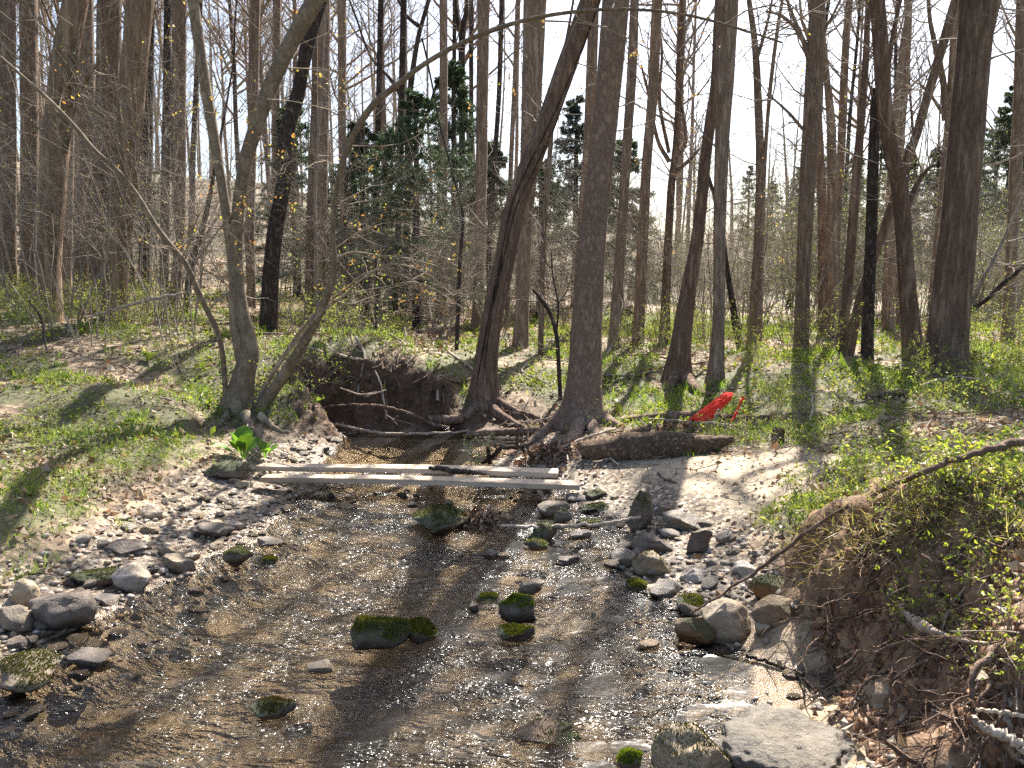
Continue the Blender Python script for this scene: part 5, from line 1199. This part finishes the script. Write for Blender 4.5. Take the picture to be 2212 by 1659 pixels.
def sprigs(poly, n, H, label, group, seed, cols=FRESH, L=.018, per=4, spread=.9):
    protos = [shrub('leafy_sprig', seed+k, 5, 1., spread, cols, L/H, per, m2=3, m3=1, rr=.0018/H, up=.02) for k in range(3)]
    for q in protos: q['category'] = 'plant'
    P = np.array(poly); g = np.random.default_rng(seed); c = 0; k = 0
    while c < n and k < 3000:
        k += 1; u = g.uniform(P[:, 0].min(), P[:, 0].max()); v = g.uniform(P[:, 1].min(), P[:, 1].max())
        if not inpoly([u], [v], poly)[0]: continue
        p = hit(u, v)
        if p[2] < .02: continue
        clone(protos[g.integers(0, 3)], p, g.uniform(0, 6.28), H*g.uniform(.6, 1.3), label, group); c += 1
    retire(*protos)
sprigs([(1500,930),(1720,910),(1900,940),(1830,1000),(1560,985)], 26, .2, 'light green leafy seedling between rotten log and sandy flat', 'seedlings behind the sandy flat', 1100)
sprigs([(1640,1060),(1900,1000),(2212,980),(2212,1110),(1850,1110),(1700,1150)], 60, .14, 'light green leafy seedling on the edge of the right bank', 'seedlings on the right bank edge', 1110, FRESH+YELLOWG)
sprigs([(1850,1150),(2212,1110),(2212,1500),(2000,1450),(1900,1330)], 60, .12, 'small leafy vine shoot on the bare face of the right bank', 'vine shoots on the right bank face', 1120, YELLOWG+FRESH, .016, 3)
sprigs([(0,930),(100,900),(260,960),(330,1010),(240,1060),(0,1120)], 30, .15, 'leafy green seedling on the grassy left slope', 'seedlings on the left slope', 1130)
sprigs([(1580,800),(2212,800),(2212,900),(1680,920)], 40, .3, 'leafy green sapling shoot before the right-hand trees', 'shoots before the right trees', 1140, FRESH+YELLOWG, .026)
sprigs([(560,740),(1480,745),(1400,860),(1100,830),(900,790),(600,800)], 30, .22, 'leafy green shoot on the forest floor behind the pool', 'shoots behind the pool', 1150, FRESH, .022)

# ------------------------------------------------------------------ stuff: litter, ground cover, grass, fine roots
def leafpile(name, label, u, v, sx, sy, hgt, n, seed, L=.06, z=None):
    g = np.random.default_rng(seed); p = hit(u, v); x, y = g.normal(size=n)*sx, g.normal(size=n)*sy
    zz = np.maximum(hz(p[0]+x, p[1]+y), 0)-p[2]+hgt*np.exp(-(x/sx/1.3)**2-(y/sy/1.3)**2)*g.random(n)
    mb = MB(); c = np.array([(.17, .1, .06), (.25, .16, .1), (.32, .22, .15), (.1, .06, .035)])[g.integers(0, 4, n)]*g.uniform(.7, 1.2, (n, 1))
    leaves(mb, np.stack([x, y, zz+.008], -1), g.normal(size=(n, 3))*np.array([1, 1, .6]), L*g.uniform(.6, 1.2, n), L*g.uniform(.4, .65, n), g, c, .45)
    return tag(link(name, mb.mesh(name, M['litter'], False, True), None, p), label, 'leaves')
leafpile('leaf_clump', 'clump of soggy dead leaves caught on the mid-stream boulder', 1042, 1138, .09, .05, .13, 260, 1, .055)
leafpile('leaf_clump', 'heap of dead leaves and debris at the foot of the largest central tree', 1195, 985, .17, .12, .10, 420, 2)
leafpile('leaf_clump', 'drift of dead leaves between the two logs', 1480, 935, .35, .12, .06, 380, 3)
def scatter(n, y0, y1, g, xr=.8):
    y = y0*(y1/y0)**g.random(n); x = g.uniform(-xr, xr, n)*y; return x, y
def litter():
    g = np.random.default_rng(21); x, y = scatter(95000, 1.7, 28, g)
    sand, grav, steep, green, sd, z = masks(x, y)
    pat = sstep(-.15, .3, fbm2(x*2.1, y*2.1, 3, 91)+.12)
    pr = (z > .03)*(sd > .1)*(1-.8*grav)*(1-.78*sand)*(1-.3*steep)*(.3+.7*pat)*(1-.35*green)*(1-sstep(12.5, 13, y)*sstep(1.2, 2.2, x)*sstep(7, 6, x)*.8)
    k = g.random(len(x)) < pr; x, y, z = x[k], y[k], z[k]; n = len(x)
    L = .043*np.exp(g.normal(size=n)*.4)*np.clip(y/9, .75, 1.9)
    c = np.array([(.24, .17, .1), (.35, .27, .17), (.45, .38, .26), (.15, .1, .06), (.52, .46, .35), (.28, .17, .09)])[g.integers(0, 6, n)]*g.uniform(.7, 1.25, (n, 1))
    d = np.stack([g.normal(size=n), g.normal(size=n), g.normal(size=n)*.35], -1)
    mb = MB(); leaves(mb, np.stack([x, y, z+.008+.02*g.random(n)], -1), d, L, L*g.uniform(.4, .7, n), g, c, .4)
    o = link('leaf_litter', mb.mesh('leaf_litter', M['litter'], False, True)); o['kind'] = 'stuff'
litter()
def cover():
    g = np.random.default_rng(22); x, y = scatter(56000, 1.7, 20, g)
    sand, grav, steep, green, sd, z = masks(x, y)
    pr = green*(sd > .12)*(.1+.9*sstep(-.1, .2, fbm2(x*3.3, y*3.3, 3, 93)))
    k = g.random(len(x)) < pr; x, y, z = x[k], y[k], z[k]; n = len(x); m = 4
    P = np.repeat(np.stack([x, y, z], -1), m, 0)+g.normal(size=(n*m, 3))*np.array([.03, .03, .012])*np.repeat(np.clip(y/6, .7, 1.8), m)[:, None]+[0, 0, .03]
    c = np.array(FRESH+[(.14, .2, .05), (.2, .24, .07)])[np.repeat(g.integers(0, 6, n), m)]*g.uniform(.6, 1.25, (n*m, 1))
    L = .025*np.exp(g.normal(size=n*m)*.42)*np.repeat(np.clip(y/6, .8, 1.9), m)
    mb = MB(); leaves(mb, P, np.stack([g.normal(size=n*m), g.normal(size=n*m), g.uniform(0, 1.2, n*m)], -1), L, L*.5, g, c, .3)
    o = link('ground_cover', mb.mesh('ground_cover', M['leaf'], False, True)); o['kind'] = 'stuff'
cover()
def grass():
    g = np.random.default_rng(23); x, y = scatter(24000, 1.8, 19, g)
    sand, grav, steep, green, sd, z = masks(x, y)
    t = sstep(-.05, .2, fbm2(x*1.9+4, y*1.9, 3, 95)); lawn = sstep(12.2, 13, y)*sstep(1.2, 2.2, x)*sstep(6.5, 5.5, x)
    shore = sstep(-4, -1.2, -x)*0+((x < -1.1) & (y < 4.6) & (z > .07))*.5
    k = g.random(len(x)) < np.maximum(np.maximum(green*t, lawn), shore*sstep(-.05, .25, fbm2(x*4, y*4, 2, 96)))*(sd > .15); x, y, z = x[k], y[k], z[k]; n = len(x); m = 7
    P = np.repeat(np.stack([x, y, z], -1), m, 0)+g.normal(size=(n*m, 3))*np.array([.022, .022, 0])
    d = np.stack([g.normal(size=n*m)*.35, g.normal(size=n*m)*.35, np.ones(n*m)], -1)
    L = g.uniform(.04, .1, n*m)*np.repeat(np.clip(y/6, .8, 1.5), m)
    c = np.array([(.16, .26, .035), (.22, .33, .05), (.12, .2, .03), (.3, .3, .1)])[g.integers(0, 4, n*m)]*g.uniform(.7, 1.25, (n*m, 1))
    mb = MB(); leaves(mb, P, d, L, .0045*np.repeat(np.clip(y/4, .8, 2.5), m), g, c, .5)
    o = link('grass', mb.mesh('grass', M['leaf'], False, True)); o['kind'] = 'stuff'
grass()
def roots():
    g = np.random.default_rng(24); poly = [(1690,1210),(1780,1140),(1900,1120),(2212,1130),(2212,1640),(1900,1640),(1790,1480)]; u = g.uniform(1690, 2230, 1000); v = g.uniform(1120, 1650, 1000)
    k = inpoly(u, v, poly); P0 = hits(u[k], v[k]); n = len(P0)
    d = np.stack([g.normal(size=n)*.5-.35, g.normal(size=n)*.5-.3, -.3-g.random(n)*.6], -1)
    P, R = grow(P0+[-.01, -.01, .012], d, g.uniform(.05, .3, n), np.exp(g.normal(size=n)*.6)*.0022, 9, .3, -.02, g, .4)
    h = hz(P[..., 0], P[..., 1]); P[..., 2] = np.maximum(P[..., 2], h+.003-.02*(h > P[..., 2]+.08))
    mb = MB(); tubes(mb, P, R, 5)
    o = link('fine_roots', mb.mesh('fine_roots', M['bark_brown'])); o['kind'] = 'stuff'
    P0 = np.array([hit(a, b) for a, b in zip(np.linspace(640, 1010, 90)+g.normal(size=90)*8, np.linspace(808, 830, 90)+g.normal(size=90)*6)])
    P, R = grow(P0+[0, -.06, -.03], np.stack([g.normal(size=90)*.4, -.15+0*P0[:, 0], -np.ones(90)], -1), g.uniform(.15, .5, 90), g.uniform(.002, .006, 90), 8, .2, -.08, g, .4)
    mb = MB(); tubes(mb, P, R, 5); o = link('fine_roots', mb.mesh('fine_roots', M['bark_dark'])); o['kind'] = 'stuff'
    # crumbs of earth
    u = g.uniform(1690, 2230, 12000); v = g.uniform(1140, 1659, 12000); k = inpoly(u, v, [(1740,1300),(1800,1200),(2212,1200),(2212,1659),(1900,1659),(1840,1560),(1800,1450)]); p = hits(u[k], v[k]); n = len(p)
    vv, f = ico(1); s = .004*(8.)**(g.random(n)**2); q = vv[None]*s[:, None, None]*g.uniform(.6, 1.3, (n, 1, 3))*(1+.25*g.normal(size=(n, len(vv), 1)))+p[:, None]
    c = np.repeat(np.array([(.22, .12, .065), (.31, .185, .105), (.13, .068, .036)])[g.integers(0, 3, n)]*g.uniform(.8, 1.2, (n, 1)), len(vv), 0)
    mb = MB(); mb.add(q.reshape(-1, 3), t=(f[None]+(np.arange(n)*len(vv))[:, None, None]).reshape(-1, 3), c=c); o = link('earth_crumbs', mb.mesh('earth_crumbs', M['litter'], True, True)); o['kind'] = 'stuff'
roots()
def dry_grass():
    g = np.random.default_rng(29); u = g.uniform(1660, 2240, 420); v = g.uniform(1080, 1330, 420); k = inpoly(u, v, [(1690,1190),(1760,1120),(1900,1085),(2240,1080),(2240,1170),(1960,1190),(1850,1240),(1760,1260)]); p = np.repeat(hits(u[k], v[k]), 9, 0); n = len(p)
    p = p+g.normal(size=(n, 3))*np.array([.02, .02, .006]); d = np.stack([g.normal(size=n)*.6-.35, g.normal(size=n)*.6-.35, g.normal(size=n)*.6-.1], -1)
    c = np.array([(.4, .31, .18), (.3, .24, .12), (.5, .42, .28), (.24, .22, .08)])[g.integers(0, 4, n)]*g.uniform(.7, 1.2, (n, 1)); mb = MB(); leaves(mb, p, d, g.uniform(.05, .15, n), .0035, g, c, .6)
    o = link('dry_grass', mb.mesh('dry_grass', M['leaf'], False, True)); o['kind'] = 'stuff'
dry_grass()
# ------------------------------------------------------------------ light, sky, camera
AZ, EL = R_(20), R_(50)
sv = Vector((math.sin(AZ)*math.cos(EL), math.cos(AZ)*math.cos(EL), math.sin(EL)))
sl = bpy.data.lights.new('sun', 'SUN'); sl.energy = 4.8; sl.angle = R_(.53); sl.color = (1, .945, .86)
so = link('sun', sl); so.rotation_euler = sv.to_track_quat('Z', 'Y').to_euler(); so.location = sv*60
w = bpy.data.worlds.new('World'); SC.world = w; w.use_nodes = True
nt = w.node_tree; nt.nodes.clear()
sk = nt.nodes.new('ShaderNodeTexSky'); sk.sky_type = 'NISHITA'; sk.sun_disc = False
sk.sun_elevation = EL; sk.sun_rotation = AZ; sk.air_density = 1.; sk.dust_density = 2.5; sk.ozone_density = .8
bg = nt.nodes.new('ShaderNodeBackground'); bg.inputs[1].default_value = .075
ow = nt.nodes.new('ShaderNodeOutputWorld'); hs = nt.nodes.new('ShaderNodeHueSaturation'); hs.inputs['Saturation'].default_value = 1.0
nt.links.new(sk.outputs[0], hs.inputs['Color']); nt.links.new(hs.outputs[0], bg.inputs[0]); nt.links.new(bg.outputs[0], ow.inputs[0])
cd = bpy.data.cameras.new('camera'); cam = link('camera', cd); cam.location = (0, 0, CAMZ); cam.rotation_euler = (R_(90)-PITCH, 0, 0)
cd.sensor_fit = 'HORIZONTAL'; cd.angle = 2*math.atan(CU/F); cd.clip_start = .05; cd.clip_end = 1500
SC.camera = cam
SC.view_settings.view_transform = 'Standard'; SC.view_settings.look = 'None'; SC.view_settings.exposure = 1.95; SC.view_settings.gamma = 1
SC.view_settings.use_curve_mapping = False
cy = SC.cycles
cy.max_bounces = 6; cy.diffuse_bounces = 3; cy.glossy_bounces = 3; cy.transparent_max_bounces = 12; cy.transmission_bounces = 3
cy.caustics_reflective = False; cy.caustics_refractive = False; cy.sample_clamp_indirect = 3.0
cy.use_adaptive_sampling = False; cy.use_denoising = False
try: cy.denoiser = 'OPENIMAGEDENOISE'
except Exception: pass
SC.render.filter_size = 1.0
SC.render.engine = 'CYCLES'
